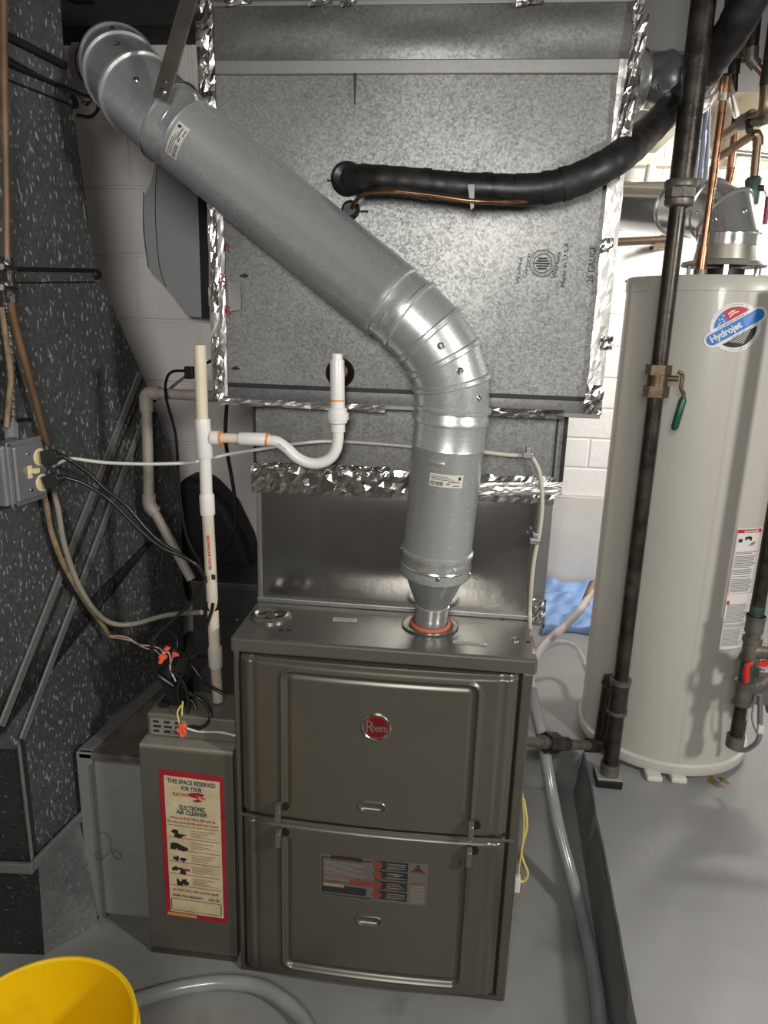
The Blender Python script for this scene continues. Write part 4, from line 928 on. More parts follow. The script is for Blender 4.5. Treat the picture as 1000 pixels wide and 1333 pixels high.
for px, py in ((688, 593), (697, 705)):
    a = at(px, py, Y=.172); mb = MB(); mb.box(a.x-.012, a.x+.010, .168, .180, a.z-.006, a.z+.006); mb.box(a.x-.006, a.x+.004, .170, .190, a.z+.004, a.z+.018); mb.build('clip', M_steel, t, smooth=0, bevel=.002)
cable('black_cable', 'thin black cable crossing the left duct towards the block wall', 'cable', lp([(0, 549), (40, 546), (67, 545), (111, 541), (152, 546), (179, 537)], onp(0, 549, .01).y, onp(179, 537, .01).y+.03)+lp([(209, 516), (243, 489), (283, 464), (300, 450)], .50, .60), .0036, M_cord)
t = thing('black_cable', 'black cable looping down from the small connector left of the standpipe', 'cable', at(247, 490, Y=.5))
mb = MB(); mb.tube(smoothpath([at(283, 466, Y=.55), at(250, 481, Y=.5), at(224, 484, Y=.45), at(216, 498, Y=.40), at(217, 521, Y=.34), at(229, 569, Y=.27), at(233, 636, Y=.2), at(243, 697, Y=.15), at(262, 735, Y=.12), at(268, 758, Y=.085)]), .0036, 10); mb.build('cable', M_cord, t)
a = at(247, 485, Y=.485); mb = MB(); mb.box(a.x-.012, a.x+.012, a.y-.01, a.y+.01, a.z-.016, a.z+.016); mb.build('connector', M_cord, t, smooth=0, bevel=.003)
cable('black_cable', 'black cable hanging from the foil-taped duct corner behind the white trap', 'cable', lp([(297, 510), (295, 530), (294, 575), (304, 636), (307, 675), (300, 702), (286, 726)], .30, .32), .0046, M_cord)
# conduit cluster left
gofs = .03
t = thing('capillary_tube', 'brown rigid tube running down the far left and slanting behind the outlet box', 'tube', onp(60, 575, .03))
mb = MB(); mb.tube(smoothpath([onp(4, -40, .04), onp(5, 100, .04), onp(8, 250, .04), onp(9, 335, .04), onp(13, 385, .04), onp(20, 425, .035), onp(40, 500, .03), onp(60, 578, .025)]), [.0075]*57, 12); mb.build('tube', M_tan, t)
for py in (347, 374):
    mb = MB(); a, b = onp(2, py, .05), onp(20, py+3, .052); mb.tube([a, b], .006, 8); mb.tube([onp(8, py-8, .05), onp(14, py+9, .05)], .005, 8); mb.build('clamp', M_chrome, t)
mb = MB(); mb.tube([onp(9, 335, .04), onp(12, 365, .04), onp(16, 394, .04)], .011, 12); mb.build('dark_coupling', M_iron, t)
P_ = smoothpath([onp(6, 330, .018), onp(9, 400, .018), onp(14, 480, .018), onp(16, 556, .02)], 30)
t = thing('armored_cable', 'grey spiral armoured conduit dropping into the top of the outlet box', 'conduit', P_[-1])
mb = MB(); mb.tube(P_, [.0085+.0015*math.sin(i*1.6) for i in range(len(P_))], 10); mb.build('conduit', M_bx, t, smooth=60)
mb = MB(); mb.tube([onp(15, 552, .02), onp(16, 572, .03)], .013, 8); mb.build('connector', M_steel, t, smooth=30)
P_ = smoothpath([onp(2, 400, .028), onp(9, 450, .03), onp(14, 490, .03), onp(11, 525, .03), onp(8, 556, .028)], 8)
mb = MB(); mb.tube(P_, .0055, 10); tag(mb.build('cloth_cable', M_cloth, None), 'old tan cloth-covered cable beside the armoured conduit above the outlet box', 'cable')
P_ = lp([(61, 645), (67, 687), (81, 731), (105, 774), (128, 806), (143, 828)], onp(61, 645, .02).y, onp(143, 828, .02).y)
cable('cloth_cable', 'old brown cloth-covered cable trailing down from below the outlet box', 'cable', [onp(56, 640, .02), onp(61, 660, .02), onp(67, 692, .02), onp(81, 731, .02), onp(105, 774, .02), onp(128, 806, .025), onp(143, 828, .03)], .006, M_cloth)
cable('grey_cable', 'grey jacketed cable curving from the outlet box under to the standpipe', 'cable', [onp(70, 640, .03), onp(76, 665, .03), onp(84, 710, .03), onp(101, 758, .03), onp(122, 793, .035), onp(145, 811, .045), onp(175, 812, .09), at(216, 801, Y=.22), at(262, 797, Y=.15)], .0062, M_wireg)
cable('dark_cable', 'dark cable behind the cloth cable below the outlet box', 'cable', [onp(64, 640, .012), onp(66, 690, .012), onp(74, 725, .012), onp(92, 765, .012), onp(112, 790, .012)], .005, M_cord)
# tangle above the air cleaner
def T(px, py, Y=.09): return at(px, py, Y=Y)
tangle = [
 ('black cable in a tall loop above the control box', [(266, 757), (250, 782), (233, 800), (209, 822), (198, 838), (198, 859), (203, 876), (215, 888), (228, 900), (236, 915)], .0042, .08, M_cord),
 ('grey-black cable curling over the orange wire nuts', [(168, 827), (190, 823), (215, 820), (229, 831), (231, 847), (227, 867)], .0026, .12, M_cord),
 ('straight black cable slanting from the tape band down to the control box', [(277, 786), (274, 800), (262, 829), (245, 858), (235, 883), (231, 901), (235, 918), (238, 928)], .0036, .07, M_cord),
 ('coiled black cable looping to the right above the control box', [(224, 873), (236, 885), (244, 904), (245, 930), (256, 946), (268, 944), (274, 931), (268, 917), (256, 907), (246, 902)], .0042, .055, M_cord),
 ('second coil of black cable nested inside the larger loop', [(222, 885), (240, 905), (252, 915), (256, 930), (252, 943), (262, 948)], .0034, .075, M_cord),
 ('black cable running from the wire nuts to the standpipe foot', [(224, 846), (240, 852), (251, 868), (265, 886), (276, 895), (291, 903)], .0038, .085, M_cord),
 ('short dark lead beneath the strain relief', [(203, 876), (212, 888), (222, 905), (232, 922), (238, 930)], .0035, .085, M_cord),
 ('thin dark wire trailing right behind the coils', [(268, 915), (285, 918), (300, 925), (306, 930)], .0022, .12, M_cord),
 ('white wire leaving the lower wire nut towards the furnace', [(243, 948), (258, 952), (285, 953), (309, 958)], .0026, .035, M_wirew)]
for lb_, pts, r_, y_, M in tangle:
    cable('cable', lb_, 'cable', [T(x, y, y_+.012*math.sin(i)) for i, (x, y) in enumerate(pts)], r_, M)
for i, (pts, M, lb_) in enumerate(((([(143, 828), (156, 828), (168, 831), (181, 839), (197, 841), (209, 845), (214, 855)]), M_pinkw, 'copper-pink wire from the cloth cable end to the wire nuts'), ([(143, 829), (170, 834), (190, 844), (203, 847), (212, 858)], M_wireg, 'grey wire below the pink wire reaching the wire nuts'), ([(212, 850), (220, 850), (222, 862), (222, 872), (229, 887)], M_wirew, 'pale wire dropping from the wire nut cluster'), ([(226, 846), (224, 858), (221, 866)], M_pinkw, 'short rosy wire between two wire nuts'))):
    cable('wire', lb_, 'wire', [T(x, y, .10-.005*i) for x, y in pts], .0018, M)
cable('wire', 'pale yellow wire entering the lowest wire nut, left one', 'wire', [T(236, 918, .05), T(231, 928, .045), T(234, 944, .045)], .002, M_yellow)
cable('wire', 'pale yellow wire entering the lowest wire nut, right one', 'wire', [T(238, 913, .055), T(237, 928, .05), T(238, 944, .045)], .002, M_yellow)
for px, py, dx, dy, lb_ in ((214, 852, -.5, 1, 'orange wire nut hanging lowest of the upper cluster'), (226, 851, 1, .1, 'small orange wire nut pointing right in the upper cluster'), (215, 846, .8, -.5, 'small orange wire nut at top of the upper cluster'), (239, 941, .15, 1, 'orange wire nut hanging before the control box, front one'), (235, 946, .2, 1, 'orange wire nut hanging before the control box, rear one')):
    y_ = .045 if py > 900 else .085
    a = T(px, py, y_); d = Vector((dx, -.2, -dy)).normalized(); big = py > 900 or px == 214; L2 = .024 if big else .014; r_ = .0065 if big else .005
    Mx = axisM(a, d); mb = MB(); 
    vs = []; seg = 24
    mb.lathe([(0, 0), (r_*1.05, 0), (r_*1.1, .003), (r_*.85, L2*.8), (r_*.6, L2), (0, L2)], Mx, 16); mb.box(-r_*1.5, r_*1.5, -.0012, .0012, .001, L2*.45, Mx)
    tag(mb.build('wire_nut', M_nut, None, smooth=30), lb_, 'wire nut', 'orange wire nuts above the air cleaner')
a, b = T(199, 874, .085), T(226, 893, .08); mb = MB(); mb.tube([a, a.lerp(b, .3), a.lerp(b, .6), b], [.007, .010, .009, .006], 12); tag(mb.build('strain_relief', M_cord, None), 'fat black strain relief in the cable tangle above the control box', 'cable fitting')
# wires near vent elbow at top-left
cable('black_cable', 'short black wire curling under the vent elbow beside the left duct', 'cable', [at(101, 150, Y=.62), at(118, 152, Y=.6), at(128, 140, Y=.58), at(120, 128, Y=.58), at(108, 124, Y=.6)], .0045, M_cord)
cable('bare_wire', 'bright tangled wire end beneath the vent elbow', 'wire', [at(104, 127, Y=.56), at(112, 134, Y=.55), at(122, 130, Y=.55), at(114, 137, Y=.55), at(106, 133, Y=.55)], .003, M_chrome)

# ================================================================== WATER HEATER
HX, HY, HR = 1.187, .982, .264; HZ0, HZ1 = .185, 1.655
wh = thing('water_heater', 'tall cylindrical pale grey water heater with an oval blue badge on the raised slab', 'water heater', (HX, HY, SH))
Mh = Matrix.Translation((HX, HY, 0))
mb = MB(); mb.lathe([(HR-.004, HZ0), (HR, HZ0+.002), (HR, HZ1-.040)], Mh, 128); body = mb.build('tank_jacket', M_heater, wh)
mb = MB(); mb.lathe([(HR, HZ1-.042), (HR+.003, HZ1-.041), (HR+.003, HZ1-.006), (HR-.001, HZ1), (HR-.012, HZ1+.001), (0, HZ1+.012)], Mh, 128); lid = mb.build('top_lid', M_heater, wh)
mb = MB(); mb.lathe([(HR-.02, HZ0-.016), (HR+.006, HZ0-.016), (HR+.010, HZ0-.010), (HR+.010, HZ0+.016), (HR+.004, HZ0+.022), (HR-.002, HZ0+.022)], Mh, 128); mb.build('base_ring', M_heaterb, wh)
mb = MB(); mb.lathe([(0, HZ0-.015), (HR-.004, HZ0-.015)], Mh, 64); mb.build('bottom_plate', M_black, wh)
for a_ in (-.3, .25, 1.8, 3.0, 4.2):
    pass
def hang(px, py):  # angle on heater body at this pixel
    d = FW + RT*((px-500)/FPX) - UP*((py-666.5)/FPX); ox, oy = CAM.x-HX, CAM.y-HY
    A_, B_, C_ = d.x**2+d.y**2, 2*(ox*d.x+oy*d.y), ox*ox+oy*oy-HR*HR
    s = (-B_-math.sqrt(max(0, B_*B_-4*A_*C_)))/(2*A_); p = CAM+d*s; return math.atan2(p.y-HY, p.x-HX), p.z
def hpt(a_, z, k=.0): return Vector((HX+(HR+k)*math.cos(a_), HY+(HR+k)*math.sin(a_), z))
for px, py in ((815, 366), (984, 358)):
    a_, z_ = hang(px, py); mb = MB(); p = hpt(a_, z_, .003); mb.lathe([(0, .003), (.003, .003), (.0045, 0)], axisM(p, p-Vector((HX, HY, z_))), 10); mb.build('screw', M_black if px < 900 else M_chrome, lid)
# feet under the ring (white pads)
for px, py in ((852, 1018), (884, 1020)):
    a = at(px, py, Z=SH); mb = MB(); mb.box(a.x-.024, a.x+.024, a.y-.004, a.y+.05, SH, HZ0-.016); mb.build('foot', M_pad, wh, smooth=0, bevel=.006)
for a_ in (1.2, 2.6, 0): 
    mb = MB(); p = hpt(a_, SH, -.03); mb.box(p.x-.025, p.x+.025, p.y-.025, p.y+.025, SH, HZ0-.015); mb.build('foot', M_pad, wh, smooth=0, bevel=.006)
# jacket vertical seam on the right
a_, z_ = hang(962, 460)
mb = MB(); mb.grid(lambda u, v: hpt(a_+(u-.5)*.03, lerp(HZ0+.02, HZ1-.04, v), .0004+.0012*u), 2, 1); mb.build('jacket_seam', M_heater, body)
# oval badge
ca, cz_ = hang(958, 426)
def bp(s, t, k): # badge coords in metres, s right, t up
    return hpt(ca+s/HR, cz_+t, k)
def poly(mb, P_, k):
    Q_ = []
    for i in range(len(P_)):
        a, b = P_[i], P_[(i+1) % len(P_)]; n_ = max(1, int(math.dist(a, b)/.006))
        Q_ += [(lerp(a[0], b[0], j/n_), lerp(a[1], b[1], j/n_)) for j in range(n_)]
    P_ = Q_
    n_ = len(P_); cx_ = sum(p[0] for p in P_)/n_; cy_ = sum(p[1] for p in P_)/n_
    rings_ = 6; vs = [bp(cx_, cy_, k)]
    for r_ in range(1, rings_+1): vs += [bp(lerp(cx_, p[0], r_/rings_), lerp(cy_, p[1], r_/rings_), k) for p in P_]
    fs = [(0, 1+i, 1+(i+1) % n_) for i in range(n_)]
    for r_ in range(rings_-1): fs += [(1+r_*n_+i, 1+(r_+1)*n_+i, 1+(r_+1)*n_+(i+1) % n_, 1+r_*n_+(i+1) % n_) for i in range(n_)]
    mb.add(vs, fs)
BS = .00210  # metres per photo pixel on the heater face
def circ(cx_, cy_, rx, ry, t0=0, t1=math.tau, n_=40): return [(cx_+rx*math.cos(lerp(t0, t1, i/n_)), cy_+ry*math.sin(lerp(t0, t1, i/n_))) for i in range(n_+(0 if t1-t0 > 6.2 else 1))]
def capsule(L_, r_, ang): 
    P_ = [(L_/2+r_*math.cos(t), r_*math.sin(t)) for t in [lerp(-math.pi/2, math.pi/2, i/12) for i in range(13)]]+[(-L_/2+r_*math.cos(t), r_*math.sin(t)) for t in [lerp(math.pi/2, 3*math.pi/2, i/12) for i in range(13)]]
    c_, s_ = math.cos(ang), math.sin(ang); return [(x*c_-y*s_, x*s_+y*c_) for x, y in P_]
BA = math.radians(33)
RB = .0640
mb = MB(); poly(mb, circ(0, 0, RB, RB), .0012); poly(mb, capsule(.128, .0205, BA), .0014); bdg = mb.build('oval_badge', mat('badge_white', (.80, .79, .76), .35), body, norm=False)
mb = MB(); poly(mb, capsule(.126, .0150, BA), .0022); mb.build('blue_band', M_blue, bdg, norm=False)
def half(sgn, R_, k0, t0, t1):
    c_, s_ = math.cos(BA), math.sin(BA); P_ = [(R_*math.cos(t), R_*math.sin(t)) for t in [lerp(t0, t1, i/20) for i in range(21)]]
    out = [(x, k0*sgn+abs(y)*sgn*0+y) for x, y in P_]
    return P_
def rot(P_): c_, s_ = math.cos(BA), math.sin(BA); return [(x*c_-y*s_, x*s_+y*c_) for x, y in P_]
R1 = .053; yb_ = .0235; t0 = math.asin(yb_/R1)
seg_ = lambda a, b: [(R1*math.cos(lerp(a, b, i/16)), R1*math.sin(lerp(a, b, i/16))) for i in range(17)]
mb = MB(); tm = 1.75
poly(mb, rot(seg_(tm, math.pi-t0)+[(R1*math.cos(tm), yb_)]), .0020); mb.build('blue_field', M_blue, bdg, norm=False)
mb = MB(); poly(mb, rot([(R1*math.cos(tm), yb_)]+seg_(t0, tm)), .0020); mb.build('red_field', M_red, bdg, norm=False)
mb = MB(); poly(mb, rot(seg_(-math.pi+t0, -t0)), .0020); mb.build('black_field', M_ink, bdg, norm=False)
mb = MB()
for x, y in ((-.028, .030), (-.019, .036), (-.033, .027), (-.018, .028), (-.026, .038), (-.013, .043)): poly(mb, rot(circ(x, y, .0022, .0022, n_=10)), .0026)
for k in range(2): poly(mb, rot([(-.002, .030+k*.008), (.010, .034+k*.006), (.024-.006*k, .032+k*.006), (.024-.006*k, .0345+k*.006), (.010, .038+k*.006), (-.002, .034+k*.008)]), .0026)
for k in range(5): poly(mb, rot([(-.030+k*.006, -.028-k*.0045), (.026-k*.006, -.028-k*.0045), (.026-k*.006, -.0265-k*.0045), (-.030+k*.006, -.0265-k*.0045)]), .0026)
def btext(mb, txt, x0, y0, w_, size, bold=0.):
    m2 = MB(); m2.text(txt, size, (x0, y0, 0), (1, 0, 0), (0, 1, 0), bold=bold, width=w_, thick=0, res=4)
    c_, s_ = math.cos(BA), math.sin(BA); mb.add([bp(v.x*c_-v.y*s_, v.x*s_+v.y*c_, .0030) for v in m2.v], m2.f)
btext(mb, 'Hydrojet', -.068, -.0065, .082, .024, .0009)
mb.build('white_print', M_white, bdg, norm=False)
mb = MB()
for k in range(4): poly(mb, rot([(.022, .007-k*.005), (.058-.008*k, .007-k*.005), (.058-.008*k, .0088-k*.005), (.022, .0088-k*.005)]), .0028)
mb.build('pale_print', mat('lilac_print', (.35, .40, .75), .5), bdg, norm=False)
mb = MB(); btext(mb, 'EQUIPPED WITH', -.040, .0172, .070, .0050); btext(mb, 'SEDIMENT REDUCTION', -.020, -.0220, .052, .0042)
for k in range(26):
    t = math.pi*.45+k*.055; 
    poly(mb, circ(.0585*math.cos(t), .0585*math.sin(t), .0008, .0008, n_=6), .0024); poly(mb, circ(.0585*math.cos(t+math.pi), .0585*math.sin(t+math.pi), .0008, .0008, n_=6), .0024)
mb.build('fine_print', M_ink, bdg, norm=False)
# danger label
la, lz1 = hang(957, 688); la2, lz0 = hang(937, 846)
aL = (la+la2)/2; LWd = .17
def dp(s, z, k): return hpt(aL+s/HR, z, k)
def drect(mb, s0, s1, z0, z1, k=.0022, n_=1): mb.grid(lambda u, v: dp(lerp(s0, s1, u), lerp(z0, z1, v), k), n_, 1)
mb = MB(); drect(mb, 0, LWd, lz0, lz1, .0012, 12); dlb = mb.build('danger_label', M_white, body, norm=False)
mb = MB(); hh = lz1-lz0
drect(mb, .004, .085, lz1-.014, lz1-.003, .0018, 6); drect(mb, .004, .012, lz1-hh*.60-.006, lz1-hh*.60+.006); drect(mb, .09, .16, lz1-hh*.60-.004, lz1-hh*.60+.004, .0018, 5)
for s in (.003, .084): drect(mb, s, s+.001, lz1-hh*.53, lz1-.003)
drect(mb, .003, .085, lz1-hh*.53, lz1-hh*.53+.001, .0018, 5)
for k in range(3): drect(mb, .045+k*.006, .062+k*.004, lz1-.052+k*.004, lz1-.049+k*.004)
mb.build('red_print', M_red, dlb, norm=False)
mb = MB()
def dtext(mb, txt, s0, z, w_, size, k=.0024):
    m2 = MB(); m2.text(txt, size, (0, 0, 0), (1, 0, 0), (0, 1, 0), width=w_, thick=0, bold=.0002); mb.add([dp(s0+v.x, z+v.y, k) for v in m2.v], m2.f)
dtext(mb, 'DANGER', .024, lz1-.0125, .05, .010); mb.build('white_print', M_white, dlb, norm=False)
mb = MB(); rnd = random.Random(2)
z_ = lz1-.072; 
while z_ > lz1-hh*.52: drect(mb, .007, .06+rnd.random()*.022, z_, z_+.0016, .002, 3); z_ -= .0042 if rnd.random() > .15 else .008
z_ = lz1-hh*.62
while z_ > lz0+.01: drect(mb, .007, .06+rnd.random()*.022, z_, z_+.0014, .002, 3); z_ -= .0040 if rnd.random() > .15 else .007
z_ = lz1-hh*.64
while z_ > lz0+.01: drect(mb, .092, .14+rnd.random()*.022, z_, z_+.0014, .002, 3); z_ -= .0045
z_ = lz1-.02
while z_ > lz1-hh*.5: drect(mb, .092, .14+rnd.random()*.022, z_, z_+.0014, .002, 3); z_ -= .0050
for s, zc in ((.013, .036), (.019, .036), (.034, .030), (.043, .028), (.050, .032)):
    drect(mb, s-.003, s+.003, lz1-zc-.005, lz1-zc+.005)
drect(mb, .030, .052, lz1-.030, lz1-.025)
drect(mb, 0, LWd, lz0, lz0+.001, .002, 8); drect(mb, 0, .0008, lz0, lz1, .002)
mb.build('black_print', M_ink, dlb, norm=False)
# draft hood
mb = MB(); mb.lathe([(.085, HZ1+.055), (.115, HZ1+.048), (.118, HZ1+.040), (.116, HZ1+.036)], Mh, 48); mb.lathe([(.079, HZ1+.10), (.085, HZ1+.055)], Mh, 48); hood = mb.build('draft_hood', mat('hood_galv', (.45, .43, .38), .4, .7, var=.1), wh)
mb = MB(); mb.lathe([(0, HZ1+.036), (.114, HZ1+.037)], Mh, 32); mb.build('hood_underside', M_black, hood)
for k in range(6):
    t = k*math.tau/6+.3; mb = MB(); p = Vector((HX+.108*math.cos(t), HY+.108*math.sin(t), HZ1)); mb.box(-.006, .006, -.001, .001, 0, .040, Matrix.Translation(p) @ Matrix.Rotation(t+math.pi/2, 4, 'Z')); mb.build('hood_leg', M_pipe2, hood, smooth=0)
mb = MB(); mb.lathe([(.06, HZ1+.002), (.06, HZ1+.03)], Mh, 32); mb.build('flue_stub', M_black, hood)
# heater vent
hv = thing('heater_vent', 'galvanised vent pipe with segmented elbow from water heater top to behind the big duct', 'vent pipe', (HX, HY, HZ1+.1))
vent_saved = vent; vent = hv
HVR = .081
Hb = Vector((HX, HY, HZ1+.095)); He = at(886, 272, Y=1.16); Hl = at(800, 268, Y=1.62); dl_ = (Hl-He).normalized()
mb = MB(); mb.lathe([(HVR, 0), (HVR, .03), (HVR+.003, .033), (HVR, .036)], Matrix.Translation(Hb), 56); mb.build('pipe_section', M_pipe2, hv)
g = elbow(Hb+Vector((0, 0, .034)), Vector((0, 0, 1)), He, dl_, HVR, 4, 'vent_gore')
for i, (o, p0, p1, ax) in enumerate(g[:3]):
    Mx = axisM((p0+p1)/2, ax)
    for w2 in (-.3, .7): screw_on(Mx, 0, ang_to_cam(Mx, 0, w2), HVR, o)
mb = MB(); Hend = He+dl_*.75; mb.tube([He, Hend], HVR-.001, 56, caps=False); mb.build('pipe_section', M_pipe2, hv)
mb = MB(); p_ = He+dl_*.40; mb.lathe([(HVR-.001, 0), (HVR+.002, .003), (HVR-.001, .006)], axisM(p_, dl_), 48); mb.build('crimp_ring', M_pipe, hv)
vent = vent_saved
# branch collar on the big duct
br = thing('duct_takeoff', 'short shiny round takeoff pipe leaving the right side of the big duct near the ceiling', 'duct', at(850, 105, Y=.45))
Ba, Bb_ = at(806, 104, Y=.80), at(896, 106, Y=.84)
Ba = Ba-(Bb_-Ba).normalized()*.10
d = (Bb_-Ba).normalized(); L_ = (Bb_-Ba).length; Mx = axisM(Ba, d); rB = .068
mb = MB(); mb.lathe([(rB+.012, 0), (rB+.012, .12), (rB+.003, L_*.52), (rB+.006, L_*.54), (rB+.003, L_*.56), (rB, L_*.58), (rB, L_*.75), (rB+.004, L_*.77), (rB+.004, L_*.80), (rB, L_*.82), (rB-.002, L_)], Mx, 56); mb.build('pipe_section', M_pipe2, br)
for z_, w2 in ((L_*.62, .2), (L_*.55, -.9), (L_*.25, .9)):
    mb = MB(); ang = math.atan2((Mx.inverted() @ CAM).y, (Mx.inverted() @ CAM).x)+w2; p = Mx @ Vector((rB*math.cos(ang), rB*math.sin(ang), z_)); mb.lathe([(0, .004), (.004, .003), (.006, 0)], axisM(p, p-(Mx @ Vector((0, 0, z_)))), 10); mb.build('screw', M_chrome, br)
Bc = Bb_+d*.10+Vector((0, .1, .12)); mb = MB(); mb.tube(smoothpath([Bb_-d*.05, Bb_+d*.0, Bb_+d*.035+Vector((0, .07, .0)), Bb_+d*.03+Vector((0, .18, 0))], 5), rB-.002, 40, caps=False); mb.build('elbow', M_pipe2, br)

# ================================================================== GAS PIPES
GX, GY = .963, .67
gp = thing('gas_pipe', 'dark vertical iron gas pipe with green-handled valve standing on the slab edge', 'gas pipe', (GX, GY, SH))
Z = lambda py, Y=GY, px=860: at(px, py, Y=Y).z
def gpart(nm, z0, z1, r0, M, r1=None, x=GX, y=GY, seg=24, par=None):
    mb = MB(); mb.tube([(x, y, z0), (x, y, z1)], [r0, r1 or r0], seg); return mb.build(nm, M, par or gp, smooth=45)
zu0, zu1 = Z(268, px=890), Z(236, px=890)
gpart('upper_pipe', zu1-.01, 2.45, .0295, M_iron)
mb = MB(); mb.lathe([(.024, zu0-.004), (.034, zu0), (.036, zu0+.006), (.036, zu0+.014), (.032, zu0+.018), (.0345, zu1-.018), (.040, zu1-.014), (.041, zu1-.003), (.038, zu1+.002), (.030, zu1+.003)], Matrix.Translation((GX, GY, 0)), 32); mb.build('union', M_irong, gp)
mb = MB(); mb.lathe([(.037, zu0+.018), (.037, zu1-.016)], Matrix.Translation((GX, GY, 0)), 8); mb.build('union_nut', M_irong, gp, smooth=0)
zv0, zv1 = Z(515), Z(478); gpart('middle_pipe', zv1-.01, zu0, .0215, M_iron)
vm = (zv0+zv1)/2
for a_, b_ in ((zv1-.020, zv1+.006), (zv0-.004, zv0+.026)): gpart('hex_nut', a_, b_, .0335, M_brass, seg=6)
gpart('valve_body', zv0+.02, zv1-.018, .028, M_brass)
mb = MB(); mb.tube([(GX+.02, GY-.01, vm+.01), (GX+.050, GY-.014, vm+.010)], .008, 12); mb.build('valve_stem', M_brass, gp)
mb = MB(); P_ = [(GX+.046, GY-.02, vm+.028), (GX+.058, GY-.02, vm+.02), (GX+.058, GY-.02, vm-.012), (GX+.067, GY-.02, vm-.030), (GX+.064, GY-.02, vm-.048)]
mb.tube(smoothpath(P_, 4), .0055, 8); mb.build('valve_lever', M_brass, gp)
mb = MB(); a, b = Vector((GX+.066, GY-.026, vm-.036)), Vector((GX+.052, GY-.026, vm-.125)); mb.tube([a, a.lerp(b, .1), a.lerp(b, .9), b], [.006, .010, .010, .006], 12); mb.build('lever_grip', M_greenh, gp)
zt1, zt0 = Z(884, px=805), Z(925, px=800)
gpart('lower_pipe', zt1-.01, zv0, .0215, M_iron)
gpart('tee', zt0, zt1, .0275, M_iron); gpart('tee_bead', zt1-.012, zt1+.002, .0315, M_irong); gpart('tee_bead', zt0-.006, zt0+.006, .0300, M_irong)
mb = MB(); mb.tube([(GX, GY, (zt0+zt1)/2+.012), (GX-.022, GY+.05, (zt0+zt1)/2+.02)], [.024, .026], 20); mb.tube([(GX-.022, GY+.042, (zt0+zt1)/2+.035), (GX-.025, GY+.06, .24)], .020, 20); mb.build('rear_elbow', M_iron, gp)
zf = at(790, 1000, Y=GY).z
gpart('drip_leg', SH+.034, zt0, .0235, M_iron); gpart('end_cap', SH+.032, SH+.070, .0285, M_irong)
mb = MB(); mb.box(GX-.042, GX+.036, GY-.035, GY+.04, SH, SH+.026); mb.build('rubber_foot', M_black, gp, smooth=0, bevel=.004)
mb = MB(); mb.box(GX-.040, GX+.034, GY-.033, GY+.038, SH+.026, SH+.032); mb.build('foot_plate', mat('tin_plate', (.45, .5, .47), .4, .5, var=.1), gp, smooth=0, bevel=.002)
# horizontal branch to furnace
hp_ = thing('gas_branch', 'short horizontal iron gas pipe with hex union entering the furnace side', 'gas pipe', at(700, 967, Y=.40))
ga, gb = at(688, 965, Y=.42), at(778, 971, Y=.69)
dg = (gb-ga).normalized(); LG = (gb-ga).length
def hseg(nm, t0, t1, r_, M, seg=20): mb = MB(); mb.tube([ga+dg*LG*t0, ga+dg*LG*t1], r_, seg); return mb.build(nm, M, hp_, smooth=45)
hseg('nipple', -.25, .2, .0135, M_irong); hseg('collar', .15, .28, .019, M_irong); hseg('hex_union', .22, .38, .030, M_iron, 6); hseg('union_end', .36, .52, .021, M_iron, 8); hseg('nipple', .5, .9, .0145, M_irong); hseg('elbow_end', .84, 1.0, .021, M_iron)
# heater gas drop
dr = thing('heater_gas_drop', 'dark gas drop pipe with tee fittings and drip leg before the water heater', 'gas pipe', at(955, 972, Y=.60))
DYY = .60; dx_ = at(955, 970, Y=DYY).x-.0
def dz(py, px=965): return at(px, py, Y=DYY).z
XD = 1.285
def dpart(nm, z0, z1, r0, M, r1=None, seg=20): mb = MB(); mb.tube([(XD, DYY, z0), (XD, DYY, z1)], [r0, r1 or r0], seg); return mb.build(nm, M, dr, smooth=45)
z1_ = dz(800, 972); dpart('drop_pipe', z1_-.01, dz(500, 1010)+.25, .0185, M_iron); dpart('green_thread', z1_-.004, z1_+.03, .0192, M_verd)
dpart('coupling', dz(822, 972), z1_, .0245, M_irong); dpart('bead', z1_-.008, z1_, .0265, M_irong); dpart('nipple', dz(832, 972), dz(820), .020, M_irong)
dpart('upper_tee', dz(855, 970), dz(830, 972), .0225, M_irong); dpart('bead', dz(834, 972), dz(828, 972), .0265, M_irong); dpart('bead', dz(858, 970), dz(852, 970), .0265, M_irong)
dpart('nipple', dz(892), dz(855), .0195, M_verd)
dpart('lower_tee', dz(912, 965), dz(888, 965), .0235, M_irong); dpart('bead', dz(892, 965), dz(886, 965), .0275, M_irong); dpart('bead', dz(916, 965), dz(910, 965), .0275, M_irong)
dpart('drip_leg', dz(965, 960), dz(912), .0175, M_iron); dpart('end_cap', dz(970, 958)-.004, dz(957, 958), .0245, M_irong)
zt_ = (dz(845, 970)); mb = MB(); mb.tube([(XD, DYY, zt_), (XD+.06, DYY-.01, zt_)], .022, 20); mb.tube([(XD+.06, DYY-.01, zt_), (XD+.25, DYY-.02, zt_-.002)], .0155, 16); mb.build('side_pipe', M_irong, dr)
zt2 = dz(897, 965); mb = MB(); mb.tube([(XD, DYY, zt2), (XD+.045, DYY+.02, zt2+.008), (XD+.07, DYY+.04, zt2+.02)], [.022, .022, .026], 16); mb.build('side_nipple', M_irong, dr)
mb = MB(); P_ = [at(978, 862, Y=.565), at(972, 872, Y=.56), at(971, 884, Y=.56)]; mb.tube([at(971, 887, Y=.563), at(971, 880, Y=.56), at(973, 866, Y=.56), at(980, 862, Y=.56)], [.008, .010, .008, .006], 10); mb.build('red_valve_handle', M_redpl, dr)
